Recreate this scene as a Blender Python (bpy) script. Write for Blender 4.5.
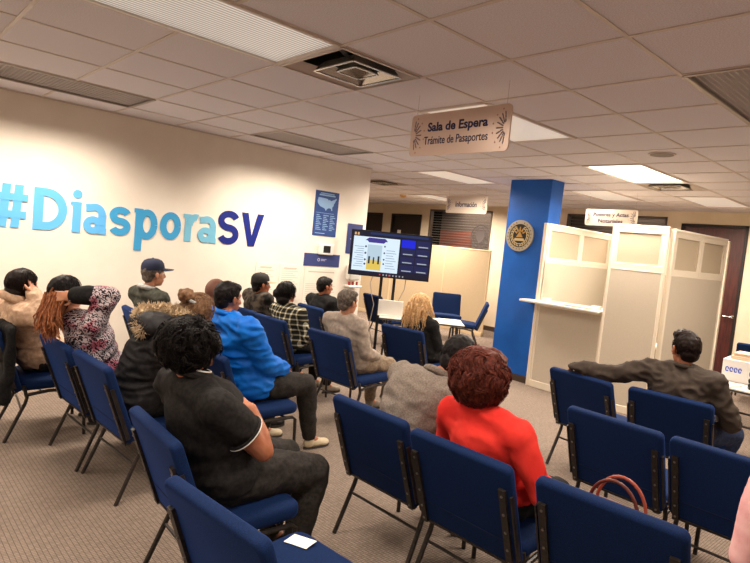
import bpy, bmesh, math, random
import numpy as np
from mathutils import Vector, Matrix, noise

for o in list(bpy.data.objects): bpy.data.objects.remove(o)
S = bpy.context.scene
COL = S.collection
random.seed(7)
PI = math.pi

# ------------------------------------------------------------------ camera
cd = bpy.data.cameras.new('camera'); cam = bpy.data.objects.new('camera', cd); COL.objects.link(cam)
cd.sensor_fit = 'HORIZONTAL'; cd.sensor_width = 36.0; cd.lens = 577.5 / 750 * 36.0
cd.clip_start = 0.05; cd.clip_end = 60
CR = [[0.7353190187668943, -0.028987798153931127, -0.6771009143383863],
      [-0.6703308907538108, 0.11603271162353931, -0.7329344491388649],
      [0.09981201100516089, 0.9928222989999145, 0.06588964309836662]]
cam.matrix_world = Matrix.Translation((0, 0, 1.65)) @ Matrix(CR).to_4x4()
S.camera = cam

# ------------------------------------------------------------------ world, light, exposure
w = bpy.data.worlds.new('world'); S.world = w; w.use_nodes = True
w.node_tree.nodes['Background'].inputs[0].default_value = (1.0, 0.9, 0.8, 1)
w.node_tree.nodes['Background'].inputs[1].default_value = 0.05
S.view_settings.view_transform = 'Standard'; S.view_settings.look = 'None'
S.view_settings.exposure = 0.0; S.view_settings.gamma = 1.0; S.view_settings.use_curve_mapping = False
LAMP = (1.0, 0.87, 0.73)
CEIL = 2.70
def troffer_or_fill_lamp(x0, x1, y0, y1, power, spread, z=CEIL + 0.02, color=LAMP):
    l = bpy.data.lights.new('troffer_or_fill_lamp', 'AREA'); l.shape = 'RECTANGLE'
    l.size = (x1 - x0) * 0.9; l.size_y = (y1 - y0) * 0.86; l.energy = power; l.color = color
    l.spread = math.radians(spread)
    o = bpy.data.objects.new('troffer_or_fill_lamp', l); o.location = ((x0 + x1) / 2, (y0 + y1) / 2, z); COL.objects.link(o)
    return o
# x0,x1,y0,y1, power, spread, look
G = 0.64
def gx(i): return 0.035 + G * i
def gy(j): return 0.005 + G * j
FIX = [  # (i0,i1,j0,j1,power,spread,style)
    (1, 3, 4, 5, 40, 165, 'lens'),
    (5, 7, 4, 5, 30, 165, 'soft'),
    (9, 11, 4, 5, 85, 165, 'bright'),
    (13, 15, 4, 5, 75, 160, 'soft'),
    (1, 3, 8, 9, 54, 136, 'louver'),
    (5, 7, 8, 9, 54, 136, 'louver'),
    (9, 11, 8, 9, 90, 160, 'soft'),
    (5, 7, 1, 2, 34, 130, 'louver'),
    (1, 3, 1, 2, 30, 150, 'louver'),
    (12, 14, 6, 7, 70, 165, 'soft'),
    (-3, -1, 4, 5, 34, 165, 'lens'),  # this row and those below: unseen fixtures added to light the room
    (-3, -1, 8, 9, 60, 136, 'louver'),
    (-3, -1, 1, 2, 30, 150, 'louver'),
    (1, 3, -3, -2, 30, 150, 'louver'),
    (5, 7, -3, -2, 30, 150, 'louver'),
    (9, 11, 1, 2, 70, 160, 'louver'),
    (10, 12, 15, 16, 140, 165, 'soft'),
    (13, 15, 12, 13, 150, 165, 'soft'),
]
for f in FIX:
    troffer_or_fill_lamp(gx(f[0]), gx(f[1]), gy(f[2]), gy(f[3]), f[4], f[5], CEIL - 0.004 if f[6] != 'louver' else CEIL + 0.0)

# ------------------------------------------------------------------ materials
def lin(c):
    return tuple(((v / 255) / 12.92 if v / 255 <= 0.04045 else ((v / 255 + 0.055) / 1.055) ** 2.4) for v in c) + (1.0,)
MATS = {}
def mat(name, rgb, rough=0.6, metal=0.0, spec=0.4, emit=None, estr=1.0, alpha=None, trans=None):
    if name in MATS: return MATS[name]
    m = bpy.data.materials.new(name); m.use_nodes = True; b = m.node_tree.nodes['Principled BSDF']
    b.inputs['Base Color'].default_value = lin(rgb); b.inputs['Roughness'].default_value = rough
    b.inputs['Metallic'].default_value = metal; b.inputs['Specular IOR Level'].default_value = spec
    if emit is not None:
        b.inputs['Emission Color'].default_value = lin(emit); b.inputs['Emission Strength'].default_value = estr
    if trans is not None: b.inputs['Transmission Weight'].default_value = trans; b.inputs['IOR'].default_value = 1.3
    if alpha is not None: b.inputs['Alpha'].default_value = alpha
    MATS[name] = m; return m
def nd(m, t, **k):
    n = m.node_tree.nodes.new(t)
    for a, v in k.items(): setattr(n, a, v)
    return n
def lk(m, a, b): m.node_tree.links.new(a, b)
def bsdf(m): return m.node_tree.nodes['Principled BSDF']
def noisy(m, rgb1, rgb2, scale=40, detail=4, bump=0.0, stretch=(1, 1, 1), contrast=(0.35, 0.65), dist=0.002, distort=0.0, bscale=None):
    """noise-mixed base colour, optional bump, in object coordinates"""
    tc = nd(m, 'ShaderNodeTexCoord'); mp = nd(m, 'ShaderNodeMapping'); mp.inputs['Scale'].default_value = stretch
    nz = nd(m, 'ShaderNodeTexNoise'); nz.inputs['Scale'].default_value = scale; nz.inputs['Detail'].default_value = detail
    nz.inputs['Distortion'].default_value = distort
    cr = nd(m, 'ShaderNodeValToRGB'); cr.color_ramp.elements[0].position = contrast[0]; cr.color_ramp.elements[1].position = contrast[1]
    cr.color_ramp.elements[0].color = lin(rgb1); cr.color_ramp.elements[1].color = lin(rgb2)
    lk(m, tc.outputs['Object'], mp.inputs['Vector']); lk(m, mp.outputs[0], nz.inputs['Vector']); lk(m, nz.outputs['Fac'], cr.inputs['Fac'])
    lk(m, cr.outputs['Color'], bsdf(m).inputs['Base Color'])
    if bump:
        src = nz
        if bscale:
            src = nd(m, 'ShaderNodeTexNoise'); src.inputs['Scale'].default_value = bscale; src.inputs['Detail'].default_value = 3
            lk(m, mp.outputs[0], src.inputs['Vector'])
        bp = nd(m, 'ShaderNodeBump'); bp.inputs['Strength'].default_value = bump; bp.inputs['Distance'].default_value = dist
        lk(m, src.outputs['Fac'], bp.inputs['Height']); lk(m, bp.outputs[0], bsdf(m).inputs['Normal'])
    return m
M_wall = noisy(mat('wall_paint', (236, 226, 212), 0.75, spec=0.2), (232, 222, 208), (238, 229, 216), 3, bump=0.08, bscale=220)
M_far = noisy(mat('far_wall_paint', (226, 210, 184), 0.75, spec=0.2), (222, 205, 178), (230, 214, 190), 3, bump=0.05, bscale=200)
M_tee = mat('tee_metal', (205, 192, 182), 0.45, spec=0.4)
M_ceil = mat('ceiling_tile', (176, 160, 154), 0.95, spec=0.1); noisy(M_ceil, (208, 202, 206), (234, 230, 234), 150, 6, bump=0.5, dist=0.004, contrast=(0.3, 0.7), bscale=260)
M_blue = noisy(mat('chair_fabric', (15, 34, 78), 0.85, spec=0.2), (5, 25, 58), (9, 39, 86), 260, 3, bump=0.35, dist=0.001)
bsdf(M_blue).inputs['Sheen Weight'].default_value = 0.22; bsdf(M_blue).inputs['Sheen Roughness'].default_value = 0.4
bsdf(M_blue).inputs['Sheen Tint'].default_value = lin((60, 120, 240))
M_frame = noisy(mat('chair_metal', (46, 40, 38), 0.38, 0.3, 0.5), (36, 32, 31), (58, 50, 46), 60, bump=0.05)
M_bolt = mat('bolt_metal', (150, 145, 140), 0.3, 0.9)
M_rubber = mat('rubber', (20, 20, 20), 0.8)
M_white = mat('white_plastic', (232, 228, 220), 0.5)
M_black = mat('black_plastic', (14, 14, 16), 0.35)
M_dark = mat('dark_void', (22, 20, 20), 0.8)
M_chrome = mat('chrome', (190, 188, 184), 0.22, 1.0)
M_colblue = noisy(mat('column_blue', (8, 88, 178), 0.45, spec=0.4), (6, 84, 172), (12, 92, 184), 4, bump=0.05, bscale=150)
M_panel = noisy(mat('panel_fabric', (196, 184, 166), 0.9, spec=0.15), (188, 176, 158), (202, 190, 172), 220, bump=0.2, dist=0.001)
M_ptrim = mat('panel_trim', (226, 214, 194), 0.5)
M_part = noisy(mat('partition_fabric', (196, 174, 142), 0.9, spec=0.1), (188, 165, 132), (204, 182, 150), 160, bump=0.2, dist=0.001)
M_wood = noisy(mat('dark_red_wood', (64, 22, 20), 0.4, spec=0.5), (48, 14, 13), (78, 28, 25), 9, 6, stretch=(6, 6, 0.6), bump=0.05)
M_bdoor = noisy(mat('dark_door_wood', (30, 20, 20), 0.45), (24, 16, 16), (38, 26, 24), 9, 6, stretch=(6, 6, 0.6))
M_skin = noisy(mat('skin_warm', (176, 112, 80), 0.5, spec=0.4), (166, 100, 70), (186, 122, 90), 14, bump=0.1, bscale=300, dist=0.0006)
M_skin2 = noisy(mat('skin_light', (205, 148, 116), 0.5, spec=0.4), (196, 136, 104), (212, 156, 126), 14, bump=0.1, bscale=300, dist=0.0006)
for m in (M_skin, M_skin2):
    bsdf(m).inputs['Subsurface Weight'].default_value = 0.12; bsdf(m).inputs['Subsurface Radius'].default_value = (0.02, 0.008, 0.004)
M_eye = mat('eye', (235, 230, 225), 0.2)
def hairmat(name, a, b, rough=0.5):
    return noisy(mat(name, a, rough, spec=0.14), a, b, 60, 5, contrast=(0.3, 0.75), bump=0.4, bscale=120, dist=0.002)
H_black = hairmat('hair_black', (14, 12, 13), (34, 28, 27)); H_brown = hairmat('hair_dark_brown', (17, 11, 10), (38, 25, 21))
H_auburn = hairmat('hair_auburn', (58, 24, 20), (120, 58, 44)); H_blonde = hairmat('hair_blonde', (186, 136, 88), (250, 216, 164))
H_grey = hairmat('hair_grey', (70, 62, 56), (128, 116, 104)); H_ginger = hairmat('hair_ginger', (110, 62, 40), (176, 112, 74)); H_tan = hairmat('hair_light_brown', (92, 68, 52), (150, 114, 84))
H_fur = hairmat('fur_tan', (146, 122, 96), (226, 200, 164), 0.8)
def cloth(name, a, b, scale=60, bump=0.3, rough=0.85, bscale=300, **k):
    m = noisy(mat(name, a, rough, spec=0.2), a, b, scale, 4, bump=bump, bscale=bscale, dist=0.0015, **k); return m
C_black = cloth('cloth_black', (20, 20, 21), (34, 33, 33)); C_polo = cloth('cloth_polo_black', (26, 24, 24), (40, 37, 36))
C_trouser = cloth('cloth_charcoal', (38, 35, 34), (54, 50, 47)); C_red = cloth('cloth_red', (214, 44, 38), (236, 62, 52), 8)
C_bluej = cloth('cloth_bright_blue', (8, 92, 190), (20, 118, 220), 6, rough=0.55); C_grey = cloth('cloth_grey_fleece', (112, 102, 94), (142, 130, 120), 120)
C_greyt = cloth('cloth_grey_shirt', (146, 132, 120), (170, 156, 142), 30); C_suit = cloth('cloth_brown_suit', (60, 51, 45), (68, 59, 52), 30)
C_tan = cloth('cloth_tan', (176, 144, 118), (204, 174, 148), 40); C_olive = cloth('cloth_olive', (46, 48, 42), (66, 66, 58), 40)
C_camo = cloth('cloth_dark_camouflage', (30, 28, 26), (84, 74, 64), 14, contrast=(0.42, 0.6)); C_parka = cloth('cloth_parka', (24, 24, 26), (40, 38, 40), 40, rough=0.6)
C_pink = cloth('cloth_pale_pink', (232, 170, 172), (246, 196, 196), 20); C_denim = cloth('cloth_denim', (30, 40, 66), (48, 60, 92), 80)
C_darkgreen = cloth('cloth_dark_green', (52, 54, 44), (74, 74, 62), 40); C_greycol = cloth('cloth_pale_grey', (150, 150, 148), (180, 178, 174), 50)
C_khaki = cloth('cloth_khaki', (120, 104, 88), (150, 132, 112), 50)
C_print = cloth('cloth_pink_grey_print', (40, 38, 44), (200, 150, 160), 30)
def make_print(m):
    n = m.node_tree; tc = nd(m, 'ShaderNodeTexCoord'); wv = nd(m, 'ShaderNodeTexWave'); wv.inputs['Scale'].default_value = 22; wv.inputs['Distortion'].default_value = 10
    wv.inputs['Detail'].default_value = 2; wv.inputs['Detail Scale'].default_value = 2.2; wv.bands_direction = 'DIAGONAL'
    nz = nd(m, 'ShaderNodeTexNoise'); nz.inputs['Scale'].default_value = 9
    c1 = nd(m, 'ShaderNodeValToRGB'); e = c1.color_ramp.elements; e[0].position = 0.42; e[0].color = lin((44, 40, 46)); e[1].position = 0.55; e[1].color = lin((206, 190, 194))
    c2 = nd(m, 'ShaderNodeValToRGB'); e = c2.color_ramp.elements; e[0].position = 0.5; e[0].color = (1, 1, 1, 1); e[1].position = 0.6; e[1].color = lin((236, 150, 170))
    mx = nd(m, 'ShaderNodeMix'); mx.data_type = 'RGBA'; mx.blend_type = 'MULTIPLY'; mx.inputs['Factor'].default_value = 1
    lk(m, tc.outputs['Object'], wv.inputs['Vector']); lk(m, tc.outputs['Object'], nz.inputs['Vector']); lk(m, wv.outputs['Fac'], c1.inputs['Fac']); lk(m, nz.outputs['Fac'], c2.inputs['Fac'])
    lk(m, c1.outputs[0], mx.inputs['A']); lk(m, c2.outputs[0], mx.inputs['B']); lk(m, mx.outputs['Result'], bsdf(m).inputs['Base Color'])
make_print(C_print)
C_plaid = mat('cloth_plaid', (60, 60, 55), 0.85, spec=0.2)
def make_plaid(m):
    tc = nd(m, 'ShaderNodeTexCoord'); outs = []
    for d in ('X', 'Y', 'Z'):
        wv = nd(m, 'ShaderNodeTexWave'); wv.bands_direction = d; wv.inputs['Scale'].default_value = 6.0; wv.inputs['Distortion'].default_value = 0.6; wv.inputs['Detail Scale'].default_value = .6
        lk(m, tc.outputs['Object'], wv.inputs['Vector'])
        c = nd(m, 'ShaderNodeValToRGB'); e = c.color_ramp.elements; e[0].position = 0.80; e[0].color = (0, 0, 0, 1); e[1].position = 0.86; e[1].color = (1, 1, 1, 1)
        lk(m, wv.outputs['Fac'], c.inputs['Fac']); outs.append(c.outputs[0])
    a = nd(m, 'ShaderNodeMath', operation='ADD'); lk(m, outs[1], a.inputs[0]); lk(m, outs[2], a.inputs[1])
    b = nd(m, 'ShaderNodeMath', operation='MULTIPLY'); lk(m, a.outputs[0], b.inputs[0]); b.inputs[1].default_value = 0.5
    c = nd(m, 'ShaderNodeValToRGB'); e = c.color_ramp.elements; e[0].position = 0.0; e[0].color = lin((32, 32, 28)); e[1].position = 1.0; e[1].color = lin((226, 218, 196))
    x = c.color_ramp.elements.new(0.5); x.color = lin((140, 134, 112))
    lk(m, b.outputs[0], c.inputs['Fac']); lk(m, c.outputs[0], bsdf(m).inputs['Base Color'])
make_plaid(C_plaid)
def make_carpet():
    m = mat('carpet', (140, 122, 108), 0.95, spec=0.1)
    tc = nd(m, 'ShaderNodeTexCoord'); mp = nd(m, 'ShaderNodeMapping'); mp.inputs['Scale'].default_value = (1, 1, 1)
    br = nd(m, 'ShaderNodeTexBrick'); br.offset = 0.0; br.inputs['Scale'].default_value = 44; br.inputs['Mortar Size'].default_value = 0.09; br.inputs['Mortar Smooth'].default_value = 0.8
    br.inputs['Brick Width'].default_value = 1.0; br.inputs['Row Height'].default_value = 0.7; br.inputs['Bias'].default_value = -0.2
    br.inputs['Color1'].default_value = lin((146, 130, 118)); br.inputs['Color2'].default_value = lin((128, 114, 102)); br.inputs['Mortar'].default_value = lin((88, 78, 70))
    nz = nd(m, 'ShaderNodeTexNoise'); nz.inputs['Scale'].default_value = 260; nz.inputs['Detail'].default_value = 3
    mx = nd(m, 'ShaderNodeMix'); mx.data_type = 'RGBA'; mx.blend_type = 'OVERLAY'; mx.inputs['Factor'].default_value = 0.45
    lk(m, tc.outputs['Object'], mp.inputs['Vector']); lk(m, mp.outputs[0], br.inputs['Vector']); lk(m, mp.outputs[0], nz.inputs['Vector'])
    lk(m, br.outputs['Color'], mx.inputs['A']); lk(m, nz.outputs['Fac'], mx.inputs['B']); lk(m, mx.outputs['Result'], bsdf(m).inputs['Base Color'])
    bp = nd(m, 'ShaderNodeBump'); bp.inputs['Strength'].default_value = 0.6; bp.inputs['Distance'].default_value = 0.004
    lk(m, br.outputs['Fac'], bp.inputs['Height']); bp.invert = True; lk(m, bp.outputs[0], bsdf(m).inputs['Normal'])
    return m
M_carpet = make_carpet()
def ribbed(name, lo, hi, emit_s, scale=60, direction='X'):
    """ribbed prismatic lens that gives off light"""
    m = mat(name, (230, 222, 210), 0.4)
    tc = nd(m, 'ShaderNodeTexCoord'); wv = nd(m, 'ShaderNodeTexWave'); wv.bands_direction = direction; wv.inputs['Scale'].default_value = scale
    c = nd(m, 'ShaderNodeValToRGB'); c.color_ramp.elements[0].color = lin(lo); c.color_ramp.elements[1].color = lin(hi)
    lk(m, tc.outputs['Object'], wv.inputs['Vector']); lk(m, wv.outputs['Fac'], c.inputs['Fac'])
    lk(m, c.outputs[0], bsdf(m).inputs['Emission Color']); bsdf(m).inputs['Emission Strength'].default_value = emit_s
    bsdf(m).inputs['Base Color'].default_value = lin((150, 140, 130))
    return m
M_lens = ribbed('lens_ribbed', (110, 100, 92), (255, 244, 230), 0.62, 11, 'Y')
M_lensb = mat('lens_bright', (240, 235, 225), 0.4, emit=(255, 246, 232), estr=3.0)
M_lenss = mat('lens_soft', (200, 190, 178), 0.4, emit=(255, 240, 224), estr=0.4)

# ------------------------------------------------------------------ mesh helpers
class MB:
    def __init__(s): s.v = []; s.f = []
    def add(s, v, f, M=None):
        o = len(s.v)
        s.v += [tuple(M @ Vector(p)) for p in v] if M is not None else [tuple(p) for p in v]
        s.f += [tuple(i + o for i in q) for q in f]; return s
    def box(s, x0, x1, y0, y1, z0, z1, M=None):
        v = [(x, y, z) for z in (z0, z1) for y in (y0, y1) for x in (x0, x1)]
        return s.add(v, [(0, 2, 3, 1), (4, 5, 7, 6), (0, 1, 5, 4), (2, 6, 7, 3), (0, 4, 6, 2), (1, 3, 7, 5)], M)
    def rbox(s, x0, x1, y0, y1, z0, z1, r=0.01, seg=2, M=None):
        bm = bmesh.new(); bmesh.ops.create_cube(bm, size=1)
        bmesh.ops.scale(bm, vec=(x1 - x0, y1 - y0, z1 - z0), verts=bm.verts); bmesh.ops.translate(bm, vec=((x0 + x1) / 2, (y0 + y1) / 2, (z0 + z1) / 2), verts=bm.verts)
        bmesh.ops.bevel(bm, geom=list(bm.edges), offset=r, segments=seg, profile=0.5, affect='EDGES')
        bm.verts.index_update(); s.add([v.co for v in bm.verts], [[v.index for v in f.verts] for f in bm.faces], M); bm.free(); return s
    def tube(s, pts, r, n=8, close=False, cap=True):
        pts = [Vector(p) for p in pts]; N = len(pts); rs = r if isinstance(r, (list, tuple)) else [r] * N
        o = len(s.v); up = None
        for i, p in enumerate(pts):
            a = pts[i - 1] if (i > 0 or close) else p; b = pts[(i + 1) % N] if (i < N - 1 or close) else p
            t = (b - a); t = t.normalized() if t.length > 1e-9 else Vector((0, 0, 1))
            if up is None: up = Vector((0, 0, 1)) if abs(t.z) < 0.9 else Vector((1, 0, 0))
            u = (up - t * up.dot(t)); u = u.normalized() if u.length > 1e-6 else t.orthogonal().normalized(); up = u; v = t.cross(u)
            for k in range(n):
                an = 2 * PI * k / n; q = p + (u * math.cos(an) + v * math.sin(an)) * rs[i]; s.v.append(tuple(q))
        for i in range(N if close else N - 1):
            j = (i + 1) % N
            for k in range(n):
                l = (k + 1) % n; s.f.append((o + i * n + k, o + i * n + l, o + j * n + l, o + j * n + k))
        if cap and not close:
            s.f.append(tuple(o + k for k in range(n))[::-1]); s.f.append(tuple(o + (N - 1) * n + k for k in range(n)))
        return s
    def ell(s, c, r, R=None, n=16, m=10):
        v = []; f = []
        c = Vector(c); r = (r, r, r) if not isinstance(r, (tuple, list)) else r
        v.append((0, 0, r[2]))
        for i in range(1, m):
            t = PI * i / m
            for k in range(n): a = 2 * PI * k / n; v.append((r[0] * math.sin(t) * math.cos(a), r[1] * math.sin(t) * math.sin(a), r[2] * math.cos(t)))
        v.append((0, 0, -r[2]))
        for k in range(n): f.append((0, 1 + k, 1 + (k + 1) % n))
        for i in range(m - 2):
            for k in range(n): a = 1 + i * n; f.append((a + k, a + n + k, a + n + (k + 1) % n, a + (k + 1) % n))
        L = len(v) - 1; a = 1 + (m - 2) * n
        for k in range(n): f.append((a + k, L, a + (k + 1) % n))
        M = Matrix.Translation(c) @ (R.to_4x4() if R is not None else Matrix.Identity(4))
        return s.add(v, f, M)
    def cap(s, a, b, ra, rb, n=14, flat=1.0):
        """tapered capsule"""
        a = Vector(a); b = Vector(b); d = b - a; L = d.length
        if L < 1e-6: return s.ell(a, max(ra, rb))
        t = d / L; q = t.to_track_quat('Z', 'Y').to_matrix(); v = []; f = []; rings = []
        for i in range(1, 5): th = PI / 2 * i / 4; rings.append((-ra * math.cos(th), ra * math.sin(th)))
        for i in range(4, 0, -1): th = PI / 2 * i / 4; rings.append((L + rb * math.cos(th), rb * math.sin(th)))
        v.append((0, 0, -ra))
        for z, r in rings:
            for k in range(n): an = 2 * PI * k / n; v.append((r * math.cos(an), r * math.sin(an), z))
        v.append((0, 0, L + rb)); E = len(v) - 1
        for k in range(n): f.append((0, 1 + (k + 1) % n, 1 + k))
        for i in range(len(rings) - 1):
            for k in range(n): o = 1 + i * n; f.append((o + k, o + (k + 1) % n, o + n + (k + 1) % n, o + n + k))
        o = 1 + (len(rings) - 1) * n
        for k in range(n): f.append((o + k, o + (k + 1) % n, E))
        return s.add(v, f, Matrix.Translation(a) @ q.to_4x4())
    def prism(s, poly, t, M):
        """polygon in local XY extruded to z=t"""
        n = len(poly); v = [(x, y, 0) for x, y in poly] + [(x, y, t) for x, y in poly]
        return s.add(v, [tuple(range(n))[::-1], tuple(range(n, 2 * n))] + [(i, (i + 1) % n, n + (i + 1) % n, n + i) for i in range(n)], M)
    def cushion(s, w, h, t, rc, rb, M, crown=0.0):
        """padded slab: rounded outline w x h (local XY) and thickness t with rolled edge rb"""
        def outline(ins):
            r = max(rc - ins, 0.004); W = w / 2 - ins - r; H = h / 2 - ins - r; P = []
            for cx, cy, a0 in ((W, H, 0), (-W, H, 90), (-W, -H, 180), (W, -H, 270)):
                for k in range(6): a = math.radians(a0 + 90 * k / 5); P.append((cx + r * math.cos(a), cy + r * math.sin(a)))
            return P
        rings = []
        for k in range(0, 5): a = PI / 2 * k / 4; rings.append((rb * (1 - math.sin(a)), -t / 2 + rb * (1 - math.cos(a))))
        rings += [(i, -z) for i, z in rings[::-1]]
        v = []; n = 24
        for ins, z in rings: v += [(x, y, z) for x, y in outline(ins)]
        f = [tuple(range(n))[::-1]]
        for i in range(len(rings) - 1):
            for k in range(n): f.append((i * n + k, i * n + (k + 1) % n, (i + 1) * n + (k + 1) % n, (i + 1) * n + k))
        o = (len(rings) - 1) * n
        if crown:
            I = [(x * .6, y * .6, t / 2 + crown) for x, y in outline(rb)]; b = len(v); v += I
            for k in range(n): f.append((o + k, o + (k + 1) % n, b + (k + 1) % n, b + k))
            f.append(tuple(range(b, b + n)))
        else: f.append(tuple(range(o, o + n)))
        return s.add(v, f, M)
    def build(s, name, m, parent=None, smooth=False, sharp=40):
        me = bpy.data.meshes.new(name); me.from_pydata(s.v, [], s.f); me.update(); me.materials.append(m)
        if smooth:
            me.polygons.foreach_set('use_smooth', [True] * len(me.polygons))
            if sharp: me.set_sharp_from_angle(angle=math.radians(sharp))
        o = bpy.data.objects.new(name, me); COL.objects.link(o)
        if parent is not None: o.parent = parent
        return o
def blob(mb, name, m, parent=None, voxel=0.012, smooth=4, disp=None):
    """union the overlapping volumes into one continuous skin"""
    me = bpy.data.meshes.new('tmp'); me.from_pydata(mb.v, [], mb.f); me.update()
    o = bpy.data.objects.new('tmp', me); COL.objects.link(o)
    r = o.modifiers.new('r', 'REMESH'); r.mode = 'VOXEL'; r.voxel_size = voxel; r.use_smooth_shade = True
    if smooth: q = o.modifiers.new('s', 'SMOOTH'); q.factor = 0.5; q.iterations = smooth
    dg = bpy.context.evaluated_depsgraph_get(); dg.update()
    nm = bpy.data.meshes.new_from_object(o.evaluated_get(dg)); nm.name = name
    bpy.data.objects.remove(o); bpy.data.meshes.remove(me)
    if disp:
        nrm = [v.normal.copy() for v in nm.vertices]
        for v, n in zip(nm.vertices, nrm):
            d = disp(v.co, n); v.co = v.co + n * d
        nm.update()
    nm.polygons.foreach_set('use_smooth', [True] * len(nm.polygons))
    nm.materials.clear(); nm.materials.append(m)
    ob = bpy.data.objects.new(name, nm); COL.objects.link(ob)
    if parent is not None: ob.parent = parent
    return ob
def tag(o, label=None, cat=None, group=None, kind=None):
    if label: o['label'] = label
    if cat: o['category'] = cat
    if group: o['group'] = group
    if kind: o['kind'] = kind
    return o
def empty(name, loc, rz=0, label=None, cat=None, group=None, kind=None):
    o = bpy.data.objects.new(name, None); COL.objects.link(o); o.location = loc; o.rotation_euler = (0, 0, rz); o.empty_display_size = 0.1
    return tag(o, label, cat, group, kind)
def kids(o): return [c for c in bpy.data.objects if c.parent == o]
def copy_tree(o, parent=None):
    c = o.copy(); COL.objects.link(c); c.parent = parent
    for ch in kids(o): copy_tree(ch, c)
    return c
def struct(name, mb, m, parent=None, smooth=False):
    o = mb.build(name, m, parent, smooth)
    if parent is None: tag(o, kind='structure')
    return o
def textmb(txt, size=1.0, offset=0.0, extrude=0.002):
    """flat lettering as (verts, faces) with local XY, normalised to its bounding box"""
    cu = bpy.data.curves.new('t', 'FONT'); cu.body = txt; cu.size = size; cu.offset = offset; cu.extrude = extrude; cu.resolution_u = 4
    o = bpy.data.objects.new('t', cu); COL.objects.link(o); dg = bpy.context.evaluated_depsgraph_get(); dg.update()
    me = bpy.data.meshes.new_from_object(o.evaluated_get(dg)); v = [tuple(p.co) for p in me.vertices]; f = [tuple(q.vertices) for q in me.polygons]
    bpy.data.objects.remove(o); bpy.data.curves.remove(cu); bpy.data.meshes.remove(me)
    return v, f
def text_fit(mb, txt, M, w, h, offset=0.0, depth=0.002):
    """lettering scaled to w x h, lower left corner at the origin of M; returns mb"""
    v, f = textmb(txt, 1.0, offset, 0.01)
    xs = [p[0] for p in v]; ys = [p[1] for p in v]; x0, x1, y0, y1 = min(xs), max(xs), min(ys), max(ys)
    return mb.add([((p[0] - x0) / (x1 - x0) * w, (p[1] - y0) / (y1 - y0) * h, (p[2] + 0.01) / 0.02 * depth) for p in v], f, M)
def frame_x(x, y, z):   # plane x=const facing the camera (-x); local X runs towards -y (to the right in view), local Y up
    return Matrix(((0, 0, -1, x), (-1, 0, 0, y), (0, 1, 0, z), (0, 0, 0, 1)))
def frame_y(x, y, z):   # plane y=const facing -y; local X runs +x
    return Matrix(((1, 0, 0, x), (0, 0, -1, y), (0, 1, 0, z), (0, 0, 0, 1)))

# ------------------------------------------------------------------ the setting
WX0, WX1, WY0, WY1 = -3.2, 10.4, -3.2, 13.4
struct('floor', MB().box(WX0, WX1 + .1, WY0, WY1, -0.1, 0), M_carpet)
WL = 6.25; WE = 5.49
struct('wall_left', MB().box(WX0, WE, WL, WL + 0.14, 0, CEIL), M_wall)
struct('wall_corridor', MB().box(WX0, WE - .2, WY1 - .0, WY1 + .1, 0, CEIL).box(WX1 - 5, WX1, WY1, WY1 + .1, 0, CEIL), M_far)
struct('wall_right', MB().box(WX0, WX1, WY0 - .1, WY0, 0, CEIL), M_wall)
struct('wall_back', MB().box(WX0 - .1, WX0, WY0, WY1, 0, CEIL), M_wall)
def wall_holes(x0, x1, ya, yb, holes):
    mb = MB(); cur = ya
    for h0, h1, z0, z1 in sorted(holes):
        mb.box(x0, x1, cur, h0, 0, CEIL)
        if z0 > 0: mb.box(x0, x1, h0, h1, 0, z0)
        if z1 < CEIL: mb.box(x0, x1, h0, h1, z1, CEIL)
        cur = h1
    mb.box(x0, x1, cur, yb, 0, CEIL); return mb
XF = WX1
HOLES = [(2.79, 3.79, 0, 2.5), (4.03, 5.91, 1.0, 2.6), (7.70, 9.54, 1.0, 2.6), (9.80, 10.86, 0, 2.46), (11.2, 12.1, 0, 2.46)]
struct('wall_far', wall_holes(XF, XF + .12, WY0, WY1, HOLES), M_far)
struct('wall_beyond', MB().box(XF + 1.2, XF + 1.3, WY0, WY1, 0, CEIL), M_dark)
mb = MB()
for a, b in ((WY0, 2.72), (3.86, 9.74), (10.92, 11.14), (12.16, WY1)): mb.box(XF - .012, XF, a, b, 0, .1)
struct('baseboard_far', mb, mat('baseboard_brown', (70, 54, 44), 0.6))
struct('baseboard_left', MB().box(WX0, WE, WL - .012, WL, 0, .1), MATS['baseboard_brown'])

# doors
def door(name, h0, h1, z1, m, handle_y, sign=None, framem=None):
    d = empty(name, (XF, (h0 + h1) / 2, 0), kind='structure')
    cy = (h0 + h1) / 2
    MB().rbox(.03, .075, h0 - cy + .04, h1 - cy - .04, 0.01, z1 - .04, .003, 1).build('door_leaf', m, d)
    fm = framem or m
    f = MB()
    for a, b in ((h0, h0 + .045), (h1 - .045, h1)): f.rbox(-.02, .13, a - cy, b - cy, 0, z1, .004, 1)
    f.rbox(-.02, .13, h0 - cy, h1 - cy, z1 - .045, z1, .004, 1)
    f.build('door_frame', fm, d)
    if handle_y is not None:
        y = handle_y - cy
        h = MB().tube([(.03, y, 1.05), (-.03, y, 1.05)], .012).tube([(-.028, y, 1.05), (-.034, y + .06, 1.05), (-.03, y + .12, 1.047)], .009)
        h.add(*disc(.028, .008), Matrix.Translation((.03, y, 1.05)) @ Matrix.Rotation(-PI / 2, 4, 'Y'))
        h.build('door_handle', M_chrome, d, True)
    return d
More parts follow.
